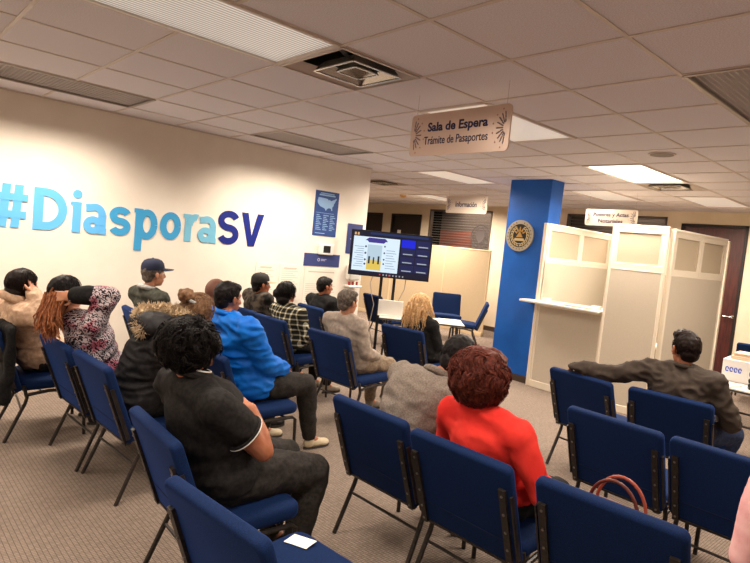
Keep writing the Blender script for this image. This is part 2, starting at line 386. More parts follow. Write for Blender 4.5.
def disc(r, t, n=28, r0=0):
    v = []; f = []
    for z in (0, t):
        for k in range(n): a = 2 * PI * k / n; v.append((r * math.cos(a), r * math.sin(a), z))
    if r0 == 0:
        f = [tuple(range(n))[::-1], tuple(range(n, 2 * n))]
    else:
        for z in (0, t):
            for k in range(n): a = 2 * PI * k / n; v.append((r0 * math.cos(a), r0 * math.sin(a), z))
        for k in range(n):
            l = (k + 1) % n; f.append((n + k, n + l, 3 * n + l, 3 * n + k)); f.append((l, k, 2 * n + k, 2 * n + l)); f.append((2 * n + l, 2 * n + k, 3 * n + k, 3 * n + l)[::-1])
    for k in range(n): l = (k + 1) % n; f.append((k, l, n + l, n + k))
    return v, f
door('door_1', 2.79, 3.79, 2.5, M_wood, 2.86, framem=mat('black_frame', (26, 18, 18), 0.5))
d2 = door('door_2', 9.80, 10.86, 2.46, M_bdoor, 9.9)
MB().add([(0, -.0, 0), (0, 0, .2), (0, .13, .2), (0, .13, 0)], [(0, 1, 2, 3)], Matrix.Translation((.028, .18, 1.85))).build('door_notice', M_white, d2)
door('door_3', 11.2, 12.1, 2.46, M_bdoor, 11.3)
# windows in the far wall
M_glass = mat('glass', (246, 248, 248), 0.0, trans=1.0, spec=0.5); bsdf(M_glass).inputs['IOR'].default_value = 1.12
M_int = mat('interior_taupe', (120, 104, 94), 0.8); M_intr = mat('interior_red', (190, 104, 84), 0.8); M_alu = mat('bronze_frame', (92, 78, 66), 0.4)
def window(name, h0, h1, z0, z1, blinds):
    cy = (h0 + h1) / 2; d = empty(name, (XF, cy, z0), kind='structure'); H = z1 - z0; W = (h1 - h0) / 2
    f = MB()
    for a, b in ((-W, -W + .035), (W - .035, W)): f.box(-.01, .1, a, b, 0, H)
    f.box(-.01, .1, -W, W, 0, .04); f.box(-.01, .1, -W, W, H - .03, H)
    if not blinds: f.box(.02, .06, -.02, .02, 0, H)
    f.build('window_frame', M_alu, d)
    MB().box(.045, .051, -W, W, 0, H).build('pane', M_glass, d)
    b = MB()
    nb = 26
    for k in range(nb):
        z = .05 + (H - .1) * k / (nb - 1); b.add([(.09, -W, z), (.09, W, z), (.115, W, z + .012), (.115, -W, z + .012)], [(0, 1, 2, 3)])
    b.build('blind', mat('blind_slat', (150, 140, 132), 0.6), d)
    MB().box(.9, .95, -W - .4, W + .4, -.3, H + .1).build('room_wall', M_int, d)
    if blinds: MB().box(.84, .89, .28, W + .35, .3, H - .45).build('red_panel', M_intr, d)
    return d
troffer_or_fill_lamp(XF + .25, XF + 1.0, 4.2, 5.8, 6, 170, CEIL - .02); troffer_or_fill_lamp(XF + .25, XF + 1.0, 7.8, 9.4, 16, 170, CEIL - .02)  # added to brighten the rooms behind the windows; no fixture holds these lamps
w1 = window('window_1', 7.70, 9.54, 1.0, 2.6, True)
# frosted round shield decal on the glass
e = MB(); Mx = frame_x(.04, -.62, 1.02)
e.add(*disc(.27, .002, 32, .245), Mx).add(*disc(.2, .002, 32, .185), Mx)
e.prism([(-.12, .14), (.12, .14), (.12, -.02), (0, -.16), (-.12, -.02)], .002, Mx)
for k in range(14):
    a = 2 * PI * k / 14; e.prism([(-.012, 0), (0, .03), (.012, 0), (0, -.03)], .002, Mx @ Matrix.Translation((.222 * math.cos(a), .222 * math.sin(a), 0)) @ Matrix.Rotation(a, 4, 'Z'))
e.build('frosted_decal', mat('frosted', (88, 80, 78), 0.8), w1)
window('window_2', 4.03, 5.91, 1.0, 2.6, False)

# ceiling tiles, with the cells of fixtures left open
OPEN = set()
for f in FIX:
    for i in range(f[0], f[1]):
        for j in range(f[2], f[3]): OPEN.add((i, j))
VENTS = [(3, 4), (11, 4), (10, 11)]
for c in VENTS: OPEN.add(c)
mb = MB()
for i in range(-6, 17):
    for j in range(-6, 22):
        if (i, j) in OPEN: continue
        mb.box(gx(i), gx(i + 1), gy(j), gy(j + 1), CEIL, CEIL + .015)
struct('ceiling', mb, M_ceil)
CELL = {}
for n_, f in enumerate(FIX):
    for i in range(f[0], f[1]):
        for j in range(f[2], f[3]): CELL[(i, j)] = n_
mb = MB()
for i in range(-6, 18):
    for j in range(-6, 21):
        if (i - 1, j) in CELL and CELL.get((i - 1, j)) == CELL.get((i, j)): continue
        mb.box(gx(i) - .011, gx(i) + .011, gy(j), gy(j + 1), CEIL - .006, CEIL + .002)
for j in range(-6, 22):
    for i in range(-6, 17): mb.box(gx(i), gx(i + 1), gy(j) - .011, gy(j) + .011, CEIL - .005, CEIL + .002)
struct('trim_1', mb, M_tee)
mb = MB().box(WX0, WE, WL - .022, WL, CEIL - .012, CEIL)
struct('trim_2', mb, M_tee)

def troffer(f, label, group=None):
    x0, x1, y0, y1 = gx(f[0]) + .012, gx(f[1]) - .012, gy(f[2]) + .012, gy(f[3]) - .012
    style = f[6]; cx, cy = (x0 + x1) / 2, (y0 + y1) / 2; hx, hy = (x1 - x0) / 2, (y1 - y0) / 2
    d = empty('ceiling_light', (cx, cy, CEIL), label=label, cat='ceiling light', group=group)
    H = .12
    h = MB()
    h.box(-hx - .003, -hx, -hy, hy, 0, H).box(hx, hx + .003, -hy, hy, 0, H).box(-hx, hx, -hy - .003, -hy, 0, H).box(-hx, hx, hy, hy + .003, 0, H).box(-hx, hx, -hy, hy, H, H + .004)
    h.build('housing', mat('housing_white', (190, 180, 170), 0.5), d)
    fr = MB()
    for s in (-1, 1):
        fr.rbox(-hx, hx, s * hy - .014, s * hy + .014, -.012, .004, .003, 1); fr.rbox(s * hx - .014, s * hx + .014, -hy, hy, -.012, .004, .003, 1)
    fr.build('frame', M_tee if style != 'louver' else mat('louver_frame', (170, 160, 152), 0.35, 0.5), d)
    if style == 'louver':
        g = MB(); n = 44; m = 20
        for k in range(1, n): x = -hx + 2 * hx * k / n; g.box(x - .0012, x + .0012, -hy, hy, .006, .035)
        for k in range(1, m): y = -hy + 2 * hy * k / m; g.box(-hx, hx, y - .0012, y + .0012, .006, .035)
        g.build('louver', mat('louver_metal', (222, 216, 214), 0.35, 0.2), d)
    else:
        MB().box(-hx, hx, -hy, hy, .006, .012).build('lens', {'lens': M_lens, 'bright': M_lensb, 'soft': M_lenss}[style], d)
    return d
LL = {(1, 4): 'large ribbed ceiling light at the upper left, nearest the ceiling diffuser', (5, 4): 'lit ceiling light right behind the Sala de Espera sign',
      (9, 4): 'brightest white ceiling light between the blue column and the round speaker', (13, 4): 'dimmer ceiling light beyond the small vent, above the dark red door',
      (1, 8): 'dark louvered ceiling fixture at the left edge, close to the lettered wall', (5, 8): 'dark louvered ceiling fixture close to the wall above the map poster',
      (9, 8): 'pale ceiling light above the television, left of the Informacion sign', (5, 1): 'dark louvered ceiling fixture at the right edge of the ceiling',
      (12, 6): 'ceiling light right behind the top of the blue column'}
seen = 0
for f in FIX:
    k = (f[0], f[2])
    if k in LL: troffer(f, LL[k])
    else: troffer(f, 'ceiling light added beyond those seen, to light the room', 'added ceiling lights')  # fixtures without a label of their own are added for their light

def diffuser(i, j, label, broken=False):
    x0, x1, y0, y1 = gx(i) + .012, gx(i + 1) - .012, gy(j) + .012, gy(j + 1) - .012
    cx, cy = (x0 + x1) / 2, (y0 + y1) / 2; hx = (x1 - x0) / 2
    d = empty('ceiling_vent', (cx, cy, CEIL), label=label, cat='air vent')
    h = MB(); H = .22
    h.box(-hx - .003, -hx, -hx, hx, 0, H).box(hx, hx + .003, -hx, hx, 0, H).box(-hx, hx, -hx - .003, -hx, 0, H).box(-hx, hx, hx, hx + .003, 0, H).box(-hx, hx, -hx, hx, H, H + .004)
    h.build('plenum', mat('galvanised', (120, 116, 114), 0.35, 0.9), d)
    for k, (a, z, w_) in enumerate(((hx, 0, .016), (hx * .62, -.012, .014), (hx * .3, -.004, .012))):
        fr = MB()
        ox = (hx * .1 if broken and k else 0); oy = (-hx * .12 if broken and k else 0)
        for s in (-1, 1):
            # sloped blades
            fr.add([(ox - a, oy + s * a, z - .01), (ox + a, oy + s * a, z - .01), (ox + a * .82, oy + s * a * .82, z + .045), (ox - a * .82, oy + s * a * .82, z + .045)], [(0, 1, 2, 3)])
            fr.add([(ox + s * a, oy - a, z - .01), (ox + s * a, oy + a, z - .01), (ox + s * a * .82, oy + a * .82, z + .045), (ox + s * a * .82, oy - a * .82, z + .045)], [(0, 1, 2, 3)])
            fr.box(ox - a, ox + a, oy + s * a - w_ / 2, oy + s * a + w_ / 2, z - .014, z - .008); fr.box(ox + s * a - w_ / 2, ox + s * a + w_ / 2, oy - a, oy + a, z - .014, z - .008)
        fr.build('blade_ring', mat('vent_metal', (200, 194, 186), 0.25, 0.8) if k else M_tee, d)
    if broken:
        MB().tube([(-.2, -.1, .1), (.0, .05, .12), (.22, .12, .1)], .028).rbox(.0, .16, -.02, .12, .06, .15, .01).build('damper', M_black, d, True)
    return d
diffuser(3, 4, 'open square air diffuser with hanging metal rings beside the large ceiling light', True)
diffuser(11, 4, 'small square air vent directly beyond the brightest ceiling light')
diffuser(10, 11, 'distant square air vent beyond the end of the lettered wall')
sp = empty('ceiling_speaker', (5.36, 2.2, CEIL), label='round flush speaker in the ceiling right of the brightest light', cat='speaker')
MB().add(*disc(.1, .012), Matrix.Translation((0, 0, -.012))).build('grille', mat('speaker_grille', (110, 98, 92), 0.6), sp)
MB().add(*disc(.115, .008, 28, .1), Matrix.Translation((0, 0, -.010))).build('rim', M_tee, sp)
sm = empty('smoke_detector', (8.49, 8.6, CEIL), label='small yellowed smoke detector on the ceiling beyond the television', cat='smoke detector')
MB().add(*disc(.07, .03), Matrix.Translation((0, 0, -.03))).build('base', mat('yellowed', (226, 178, 110), 0.5), sm)
MB().add(*disc(.045, .02), Matrix.Translation((0, 0, -.05))).build('cap', mat('yellowed', (0, 0, 0)), sm)

# ------------------------------------------------------------------ blue column and its emblem
co = MB().rbox(6.70, 7.00, 4.08, 4.713, 0, CEIL, .004, 1).build('column', M_colblue)
co['kind'] = 'structure'
co.name = 'wall_column'
MB().box(6.69, 7.01, 4.07, 4.723, 0, .09).build('baseboard_column', MATS['baseboard_brown'])['kind'] = 'structure'
em = empty('wall_plaque', (6.70, 4.465, 1.945), label='round gold and black national emblem plaque on the blue column', cat='plaque')
Mx = frame_x(0, 0, 0)
M_gold = mat('gold', (190, 150, 88), 0.35, 0.7); M_silv = mat('silver_rim', (176, 166, 146), 0.4, 0.6)
MB().add(*disc(.205, .02, 40), Mx).build('backing', mat('plaque_black', (26, 22, 20), 0.5), em)
MB().add(*disc(.21, .03, 40, .158), Mx).build('rim', M_silv, em, True)
lt = MB()
for k in range(22):
    a = math.radians(-70 + k * (320 / 21) - 0) ; a = PI / 2 + math.radians(20) + k * (2 * PI - math.radians(40)) / 21
    lt.add([(-.006, 0, 0), (.006, 0, 0), (.004, .018, 0), (-.004, .018, 0), (-.006, 0, .004), (.006, 0, .004), (.004, .018, .004), (-.004, .018, .004)], [(0, 1, 2, 3), (4, 5, 6, 7), (0, 1, 5, 4), (2, 3, 7, 6), (1, 2, 6, 5), (0, 3, 7, 4)],
           Mx @ Matrix.Translation((.172 * math.cos(a), .172 * math.sin(a), .029)) @ Matrix.Rotation(a - PI / 2, 4, 'Z'))
lt.build('rim_lettering', mat('plaque_letter', (96, 74, 48), 0.5), em)
lf = MB()
for s in (-1, 1):
    for k in range(9):
        a = math.radians(-80 + k * 17)
        for r_, off in ((.135, .3), (.112, -.3)):
            x, y = s * r_ * math.cos(a), r_ * math.sin(a)
            lf.add(*disc(1, .006, 8), Mx @ Matrix.Translation((x, y, .02)) @ Matrix.Rotation((a if s > 0 else PI - a) + PI / 2 + off * s, 4, 'Z') @ Matrix.Diagonal((.02, .007, 1, 1)))
lf.build('laurel', mat('laurel_gold', (206, 184, 140), 0.4, 0.5), em)
tr = MB().prism([(-.05, -.02), (.05, -.02), (0, .062)], .01, Mx @ Matrix.Translation((0, 0, .02)))
for k in range(5):
    a = math.radians(30 + 30 * k); tr.prism([(-.012, 0), (.012, 0), (.006, .06), (-.006, .06)], .007, Mx @ Matrix.Translation((.05 * math.cos(a), .01 + .05 * math.sin(a), .02)) @ Matrix.Rotation(a - PI / 2, 4, 'Z'))
tr.build('triangle_and_flags', M_gold, em)
MB().prism([(-.08, -.07), (.08, -.07), (.07, -.035), (-.07, -.035)], .008, Mx @ Matrix.Translation((0, 0, .02))).build('ribbon', mat('laurel_gold', (0, 0, 0)), em)

# ------------------------------------------------------------------ wall lettering
W3 = empty('wall_lettering', (2.4, WL, 1.46), label='large light and dark blue hashtag lettering on the white wall', cat='lettering')
LET = [('#', 0.997, 1.255, 1.46, 1.86, 0), ('D', 1.301, 1.593, 1.46, 1.86, 0), ('i', 1.621, 1.729, 1.46, 1.88, 0), ('a', 1.739, 1.965, 1.46, 1.765, 0), ('s', 1.986, 2.21, 1.46, 1.765, 1), ('p', 2.237, 2.491, 1.32, 1.765, 1), ('o', 2.514, 2.755, 1.46, 1.765, 1), ('r', 2.779, 2.962, 1.46, 1.765, 2), ('a', 2.951, 3.184, 1.46, 1.765, 2), ('S', 3.197, 3.475, 1.46, 1.86, 3), ('V', 3.497, 3.806, 1.46, 1.86, 3)]
LC = [mat('letter_sky_blue', (98, 180, 240), 0.5), mat('letter_mid_blue', (62, 158, 212), 0.5), mat('letter_pale_teal', (116, 186, 216), 0.5), mat('letter_dark_blue', (6, 30, 122), 0.5)]
def ribbon(mb, pts, t, M, depth=.006, z=0.0):
    mb.k = getattr(mb, 'k', 0) + 1; depth += .0009 * mb.k
    pts = [Vector((p[0], p[1], 0)) for p in pts]; L = []; R = []
    for i, p in enumerate(pts):
        a = pts[max(i - 1, 0)]; b = pts[min(i + 1, len(pts) - 1)]; d = (b - a).normalized(); n = Vector((-d.y, d.x, 0)); L.append(p + n * t / 2); R.append(p - n * t / 2)
    n = len(pts); v = [(q.x, q.y, h) for h in (z, z + depth) for q in L + R]; f = []
    for i in range(n - 1):
        f.append((2 * n + i, 2 * n + i + 1, 3 * n + i + 1, 3 * n + i)[::-1]); f.append((i, i + 1, n + i + 1, n + i)); f.append((i, i + 1, 2 * n + i + 1, 2 * n + i)); f.append((n + i, n + i + 1, 3 * n + i + 1, 3 * n + i)[::-1])
    f += [(0, n, 3 * n, 2 * n), (n - 1, 2 * n - 1, 4 * n - 1, 3 * n - 1)]
    return mb.add(v, f, M)
def arc(cx, cy, rx, ry, a0, a1, n=20): return [(cx + rx * math.cos(math.radians(a0 + (a1 - a0) * k / n)), cy + ry * math.sin(math.radians(a0 + (a1 - a0) * k / n))) for k in range(n + 1)]
def quad(mb, x0, x1, y0, y1, M, sl=0.0):
    mb.k = getattr(mb, 'k', 0) + 1
    return mb.prism([(x0, y0), (x1, y0), (x1 + sl, y1), (x0 + sl, y1)], .006 + .0009 * mb.k, M)
def glyph(ch, w, h, M):
    m = MB(); t = .078; r = t / 2
    if ch == '#':
        s = .025
        for k in (.27, .66): quad(m, w * k - r * .9 - s / 2, w * k + r * .9 - s / 2, 0, h, M, s)
        quad(m, 0, w * .96, h * .22, h * .39, M); quad(m, w * .04, w, h * .62, h * .79, M)
    elif ch == 'D':
        quad(m, 0, t * 1.1, 0, h, M); c = w - r - (h / 2 - r) * .92
        ribbon(m, [(t * .5, h - r)] + arc(c, h / 2, (h / 2 - r) * .92, h / 2 - r, 90, -90, 24) + [(t * .5, r)], t, M)
    elif ch == 'i':
        x = w * .56; quad(m, x - r, x + r, 0, h * .72, M); quad(m, x - r * 1.5, x, h * .64, h * .72, M); m.add(*disc(.043, .006), M @ Matrix.Translation((x - .003, h - .043, 0)))
    elif ch == 'a':
        x = w * .80; quad(m, x - r, x + r * 1.0, 0.02, h * .66, M); quad(m, x - r, w, 0, .06, M)
        ribbon(m, [(w * .10, h * .84)] + arc(w * .47, h * .60, w * .33, h * .40 - r * .9, 115, 0, 16), t * .92, M)
        ribbon(m, arc(w * .42, h * .29, w * .42 - r, h * .29 - r * .85, 0, 360, 28), t * .86, M)
    elif ch in 'sS':
        R = h / 4 + .0; ry = h / 4 - r / 2; rx = w / 2 - r
        top = arc(w / 2, h - r - ry, rx, ry, 22, 270, 22); bot = arc(w / 2, r + ry, rx, ry, 90, -158, 22); ribbon(m, top + bot[1:], t * (1.0 if ch == 'S' else .93), M)
    elif ch == 'p':
        quad(m, w * .06 + .0, w * .06 + t, 0, h, M); quad(m, 0, w * .2, h * .90, h, M)
        ribbon(m, arc(w * .54, h * .64, w * .46 - r, h * .36 - r * .9, 0, 360, 28), t * .93, M)
    elif ch == 'o': ribbon(m, arc(w / 2, h / 2, w / 2 - r, h / 2 - r * .95, 0, 360, 32), t * .95, M)
    elif ch == 'r':
        quad(m, w * .1, w * .1 + t, 0, h, M); quad(m, 0, w * .2, h * .86, h, M); ribbon(m, arc(w * .78, h * .46, w * .42, h * .45, 160, 75, 14), t * .95, M)
    elif ch == 'V':
        m.prism([(0, h), (t * 1.15, h), (w * .52, .1), (w / 2 - t * .55, 0)], .006, M); m.prism([(w - t * 1.15, h), (w, h), (w / 2 + t * .55, 0), (w / 2 - t * .55, 0), (w * .48, .1)], .0068, M)
    return m
for ch, x0, x1, z0, z1, c in LET:
    t = glyph(ch, x1 - x0, z1 - z0, frame_y(x0 - 2.4, 0, z0 - 1.46))
    t.build('letter', LC[c], W3)

# ------------------------------------------------------------------ things on the lettered wall
M_post = mat('poster_blue', (34, 66, 128), 0.5); M_postl = mat('poster_light', (134, 168, 206), 0.5); M_navy = mat('sign_navy', (52, 62, 116), 0.5); M_lav = mat('sign_pale', (176, 178, 206), 0.5)
def poster(name, x0, x1, z0, z1, m, label, cat='poster'):
    d = empty(name, (x0, WL, z0), label=label, cat=cat)
    MB().box(0, x1 - x0, -.006, 0, 0, z1 - z0).build('sheet', m, d); return d
p = poster('map_poster', 4.555, 4.95, 1.675, 2.275, M_post, 'tall blue poster with a pale map on the white wall')
F = frame_y(0, -.006, 0)
us = [(0, .75), (.03, .95), (.3, .93), (.52, .9), (.56, .8), (.62, .86), (.7, .78), (.78, .84), (.86, .9), (.95, 1.0), (1, .95), (.93, .8), (.9, .68), (.86, .6), (.84, .45), (.78, .33), (.8, .12), (.76, .1), (.72, .25), (.6, .27), (.52, .2), (.46, .05), (.38, .22), (.3, .26), (.15, .33), (.06, .45), (.0, .6)]
MB().prism([(.04 + x * .32, .33 + y * .19) for x, y in us], .001, F).build('map', M_postl, p)
t = MB(); t.box(.08, .31, -.0075, -.006, .563, .575); t.box(.06, .33, -.0075, -.006, .537, .555)
for k in range(3):
    for q in range(9): t.box(.04 + k * .115, .04 + k * .115 + .09 - .02 * ((q * 7 + k) % 3), -.0075, -.006, .08 + q * .024, .09 + q * .024)
t.box(.03, .33, -.0075, -.006, .305, .31); t.box(.04, .2, -.0075, -.006, .03, .04)
t.build('print', M_postl, p)
th = empty('wall_screen', (4.67, WL, 1.425), label='small white wall panel with a black screen below the map poster', cat='wall panel')
MB().rbox(0, .25, -.04, 0, 0, .15, .012).build('case', M_white, th); MB().rbox(.07, .19, -.045, -.035, .03, .125, .004, 1).build('screen', M_black, th)
p = poster('wall_sign', 4.46, 5.06, 1.265, 1.435, M_navy, 'long dark blue sign plate under the small wall screen', 'sign')
t = MB(); t.box(.28, .37, -.0075, -.006, .092, .100); t.box(.28, .35, -.0075, -.006, .076, .084); t.add(*disc(.022, .001, 16, .012), F @ Matrix.Translation((.24, .088, 0))); t.build('print', M_lav, p)
p = poster('emblem_poster', 5.155, 5.43, 1.47, 1.89, M_navy, 'smaller blue poster by the wall corner partly behind the television')
t = MB(); t.add(*disc(.035, .001, 16, .02), F @ Matrix.Translation((.14, .31, 0))); t.box(.06, .2, -.0075, -.006, .2, .212); t.box(.12, .155, -.0075, -.006, .06, .18); t.build('print', M_lav, p)
M_paper = mat('paper', (236, 228, 214), 0.7); M_faint = mat('faint_print', (196, 184, 168), 0.7)
for (x0, x1, z0, z1, lab) in ((3.75, 4.04, .80, 1.27, 'pale printed sheet taped to the wall under the V, left of two'), (4.10, 4.42, .80, 1.27, 'pale printed sheet taped to the wall left of the blue sign plate'), (4.49, 5.05, .62, 1.24, 'wide pale sheet of fine print under the blue sign plate')):
    p = poster('wall_sheet', x0, x1, z0, z1, M_paper, lab, 'notice')
    t = MB(); w_ = x1 - x0; h_ = z1 - z0
    t.box(.06, w_ - .06, -.0065, -.006, h_ - .06, h_ - .045)
    for q in range(14): t.box(.03, w_ - .03 - .04 * (q % 3), -.0065, -.006, .05 + q * .027, .056 + q * .027)
    t.build('print', M_faint, p)
p = empty('wall_dispenser', (5.2, WL, 1.0), label='white wall dispenser with small red caps below the emblem poster', cat='dispenser')
MB().rbox(0, .2, -.1, 0, .1, .32, .02).build('case', M_white, p); MB().rbox(-.02, .22, -.13, 0, .0, .03, .008, 1).build('tray', M_white, p)
mb = MB()
for k in range(3): mb.tube([(.02 + k * .07, -.07, .03), (.02 + k * .07, -.07, .08)], .016)
mb.build('red_cap', mat('red_plastic', (150, 40, 44), 0.5), p, True)

# ------------------------------------------------------------------ hanging signs
M_signm = mat('sign_bronze', (216, 190, 174), 0.32, 0.35, 0.5); M_signw = mat('sign_cream', (232, 216, 196), 0.5); M_stext = mat('sign_text_navy', (36, 30, 78), 0.5); M_star = mat('sign_star', (184, 124, 110), 0.5); M_orn = mat('sign_ornament', (120, 104, 110), 0.5)
def hang_sign(x, y0, y1, z0, z1, m, lines, label, hook=True, deco=1.0):
    """y0 is the left edge in view (larger y)"""
    W = y0 - y1; H = z1 - z0
    d = empty('hanging_sign', (x, (y0 + y1) / 2, z0), label=label, cat='hanging sign')
    F = Matrix(((0, 0, -1, -.006), (-1, 0, 0, W / 2), (0, 1, 0, 0), (0, 0, 0, 1)))
    r = .03 * deco; P = []
    for cx, cy, a0 in ((W - r, H - r, 0), (r, H - r, 90), (r, r, 180), (W - r, r, 270)):
        for k in range(6): a = math.radians(a0 + 18 * k); P.append((cx + r * math.cos(a), cy + r * math.sin(a)))
    MB().prism(P, .012, F @ Matrix.Translation((0, 0, -.012))).build('board', m, d)
    for txt, u0, u1, v0, v1, off in lines:
        t = MB(); text_fit(t, txt, F @ Matrix.Translation((W * u0, H * v0, 0)), W * (u1 - u0), H * (v1 - v0), off, .0015)
        t.build('lettering', M_stext, d)
    st = MB()
    for sx in (0, 1):
        for (u, v) in ((.07, .9), (.12, .78), (.15, .6), (.15, .4), (.12, .2), (.07, .08)):
            X = W * (u if sx == 0 else 1 - u)
            pts = [((.008 * deco if q % 2 == 0 else .0035 * deco) * math.cos(PI / 2 + q * PI / 5), (.008 * deco if q % 2 == 0 else .0035 * deco) * math.sin(PI / 2 + q * PI / 5)) for q in range(10)]
            st.prism([(X + a, H * v + b) for a, b in pts], .001, F)
    st.build('star_print', M_star, d)
    for sx in (-1, 1):
        on = MB()
        cx = 0.035 * W if sx < 0 else W * .965
        for k in range(9):
            a = math.radians(-80 + 20 * k) + (0 if sx < 0 else PI)
            for q in (.055, .085, .11):
                X = cx + q * deco * math.cos(a) * .55; Y = H * .5 + q * deco * math.sin(a) * .8
                if 0.004 < X < W - .004: on.add(*disc(1, .001, 6), F @ Matrix.Translation((X, Y, 0)) @ Matrix.Rotation(a, 4, 'Z') @ Matrix.Diagonal((.014 * deco, .005 * deco, 1, 1)))
        on.build('ornament_print', M_orn, d)
    for s in (-1, 1): MB().tube([(0, s * W * .45, H - .004), (0, s * W * .45, CEIL - z0)], .0012, 6).build('hanging_wire', M_chrome, d)
    return d
hang_sign(2.9, 2.915, 2.09, 2.278, 2.56, M_signm, [('Sala de Espera', .19, .80, .50, .78, .03), ('Trámite de Pasaportes', .16, .81, .20, .45, .008)], 'nearest hanging sign reading Sala de Espera, Trámite de Pasaportes')
hang_sign(7.5, 6.53, 5.68, 2.285, 2.575, M_signw, [('Información', .24, .76, .36, .66, .02)], 'cream hanging sign reading Información, left of the blue column')
hang_sign(8.0, 4.26, 3.50, 2.225, 2.46, M_signw, [('Poderes y Actas', .16, .84, .50, .80, .02), ('Notariales', .27, .74, .18, .42, .02)], 'hanging sign reading Poderes y Actas Notariales, right of the blue column')

# ------------------------------------------------------------------ service booth right of the column
bo = empty('service_booth', (6.65, 3.28, 0), label='cream panelled service booth with a counter right of the blue column', cat='booth')
HB = 2.13
def panel(p0, p1, z0=0, top=True, ntiles=2, name='panel', zt=HB, foot=True):
    """panel between plan points with trim frame, a raised upper frame of inset tiles"""
    p0 = Vector((p0[0] - 6.65, p0[1] - 3.28, 0)); p1 = Vector((p1[0] - 6.65, p1[1] - 3.28, 0)); d = p1 - p0; L = d.length; a = math.atan2(d.y, d.x)
    M = Matrix.Translation(p0) @ Matrix.Rotation(a, 4, 'Z'); T = .025
    b = MB().box(0.02, L - .02, -T + .004, T - .004, z0 + .06, zt - .5 if top else zt - .02, M)
    pn = b.build(name, M_panel, bo)
    f = MB()
    f.rbox(0, .03, -T, T, z0, zt, .004, 1, M).rbox(L - .03, L, -T, T, z0, zt, .004, 1, M).rbox(0, L, -T - .003, T + .003, zt - .03, zt, .005, 1, M).rbox(0, L, -T - .003, T + .003, z0, z0 + .09, .005, 1, M)
    if top:
        f.rbox(.02, L - .02, -T, T, zt - .52, zt - .5, .002, 1, M)
        n = ntiles; wt = (L - .04) / n
        for k in range(n):
            x0 = .02 + wt * k; x1 = x0 + wt; m_ = .055
            f.rbox(x0 + .001, x0 + m_, -T + .0035, T - .0035, zt - .5, zt - .03, .003, 1, M).rbox(x1 - m_, x1 - .001, -T + .005, T - .005, zt - .499, zt - .031, .003, 1, M)
            f.rbox(x0 + .002, x1 - .002, -T + .002, T - .002, zt - .09, zt - .028, .003, 1, M).rbox(x0 + .002, x1 - .002, -T + .002, T - .002, zt - .502, zt - .44, .003, 1, M)
    f.build('trim', M_ptrim, pn)
    if top: MB().box(.03, L - .03, -.006, .006, zt - .49, zt - .04, M).build('inset_tile', mat('inset_tile', (186, 170, 146), 0.6), pn)
    return pn
panel((6.65, 4.03), (6.65, 3.15), zt=1.09, top=False)
panel((6.66, 4.045), (8.42, 4.045), ntiles=2)
panel((8.42, 4.01), (8.42, 2.45), ntiles=2)
panel((6.54, 3.12), (6.655, 2.535), ntiles=1, name='tall_panel', zt=2.15)
panel((6.68, 2.505), (7.98, 2.37), ntiles=2, zt=2.13)
MB().rbox(-.03, .03, -.15, -.11, 0, 2.13, .006, 1).rbox(-.03, .03, .75, .80, 0, 2.13, .006, 1).build('post', M_ptrim, bo)
MB().box(-.004, .004, -.11, .75, 1.13, 1.66).build('glass_screen', M_glass, bo)
MB().rbox(-.2, .36, -.14, .93, 1.095, 1.125, .008).build('counter_shelf', M_white, bo)
dk = MB().rbox(.5, 1.1, -.5, .6, .70, .73, .006); dk.build('inner_desk', M_white, bo)
for (dx, dy, w_, d_, h_, m, n_, lab) in ((-.06, .62, .06, .10, .05, M_white, 'card_box', 'small white box at the left end of the booth counter'), (-.06, -.05, .07, .10, .045, M_white, 'card_box', 'small white box at the right end of the booth counter'), (-.1, .16, .14, .32, .012, mat('paper_grey', (168, 156, 142), .7), 'paper_stack', 'grey stack of papers lying flat on the booth counter')):
    o = MB().rbox(-w_ / 2, w_ / 2, -d_ / 2, d_ / 2, 0, h_, .003, 1).build(n_, m); o.location = (6.65 + dx, 3.28 + dy, 1.1255); tag(o, lab, 'paper' if 'stack' in n_ else 'box')

# ------------------------------------------------------------------ far beige partition
pa = empty('office_partition', (9.4, 8.0, 0), label='tall beige office partition behind the television, under the dark window', cat='partition')
for (y0, y1, x0, x1) in ((8.05, 6.93, 9.4, 9.45), (9.5, 8.05, 9.25, 9.4), (11.4, 9.5, 9.1, 9.25)):
    a = Vector((x0 - 9.4, y0 - 8, 0)); b = Vector((x1 - 9.4, y1 - 8, 0)); L = (b - a).length; M = Matrix.Translation(a) @ Matrix.Rotation(math.atan2((b - a).y, (b - a).x), 4, 'Z')
    q = MB().box(.015, L - .015, -.02, .02, .08, 1.715, M).build('fabric_panel', M_part, pa)
    MB().rbox(0, L, -.026, .026, 1.71, 1.735, .004, 1, M).rbox(0, .02, -.026, .026, 0, 1.73, .004, 1, M).rbox(L - .02, L, -.026, .026, 0, 1.73, .004, 1, M).rbox(0, L, -.026, .026, 0, .08, .004, 1, M).build('trim', mat('partition_trim', (216, 192, 154), 0.5), q)

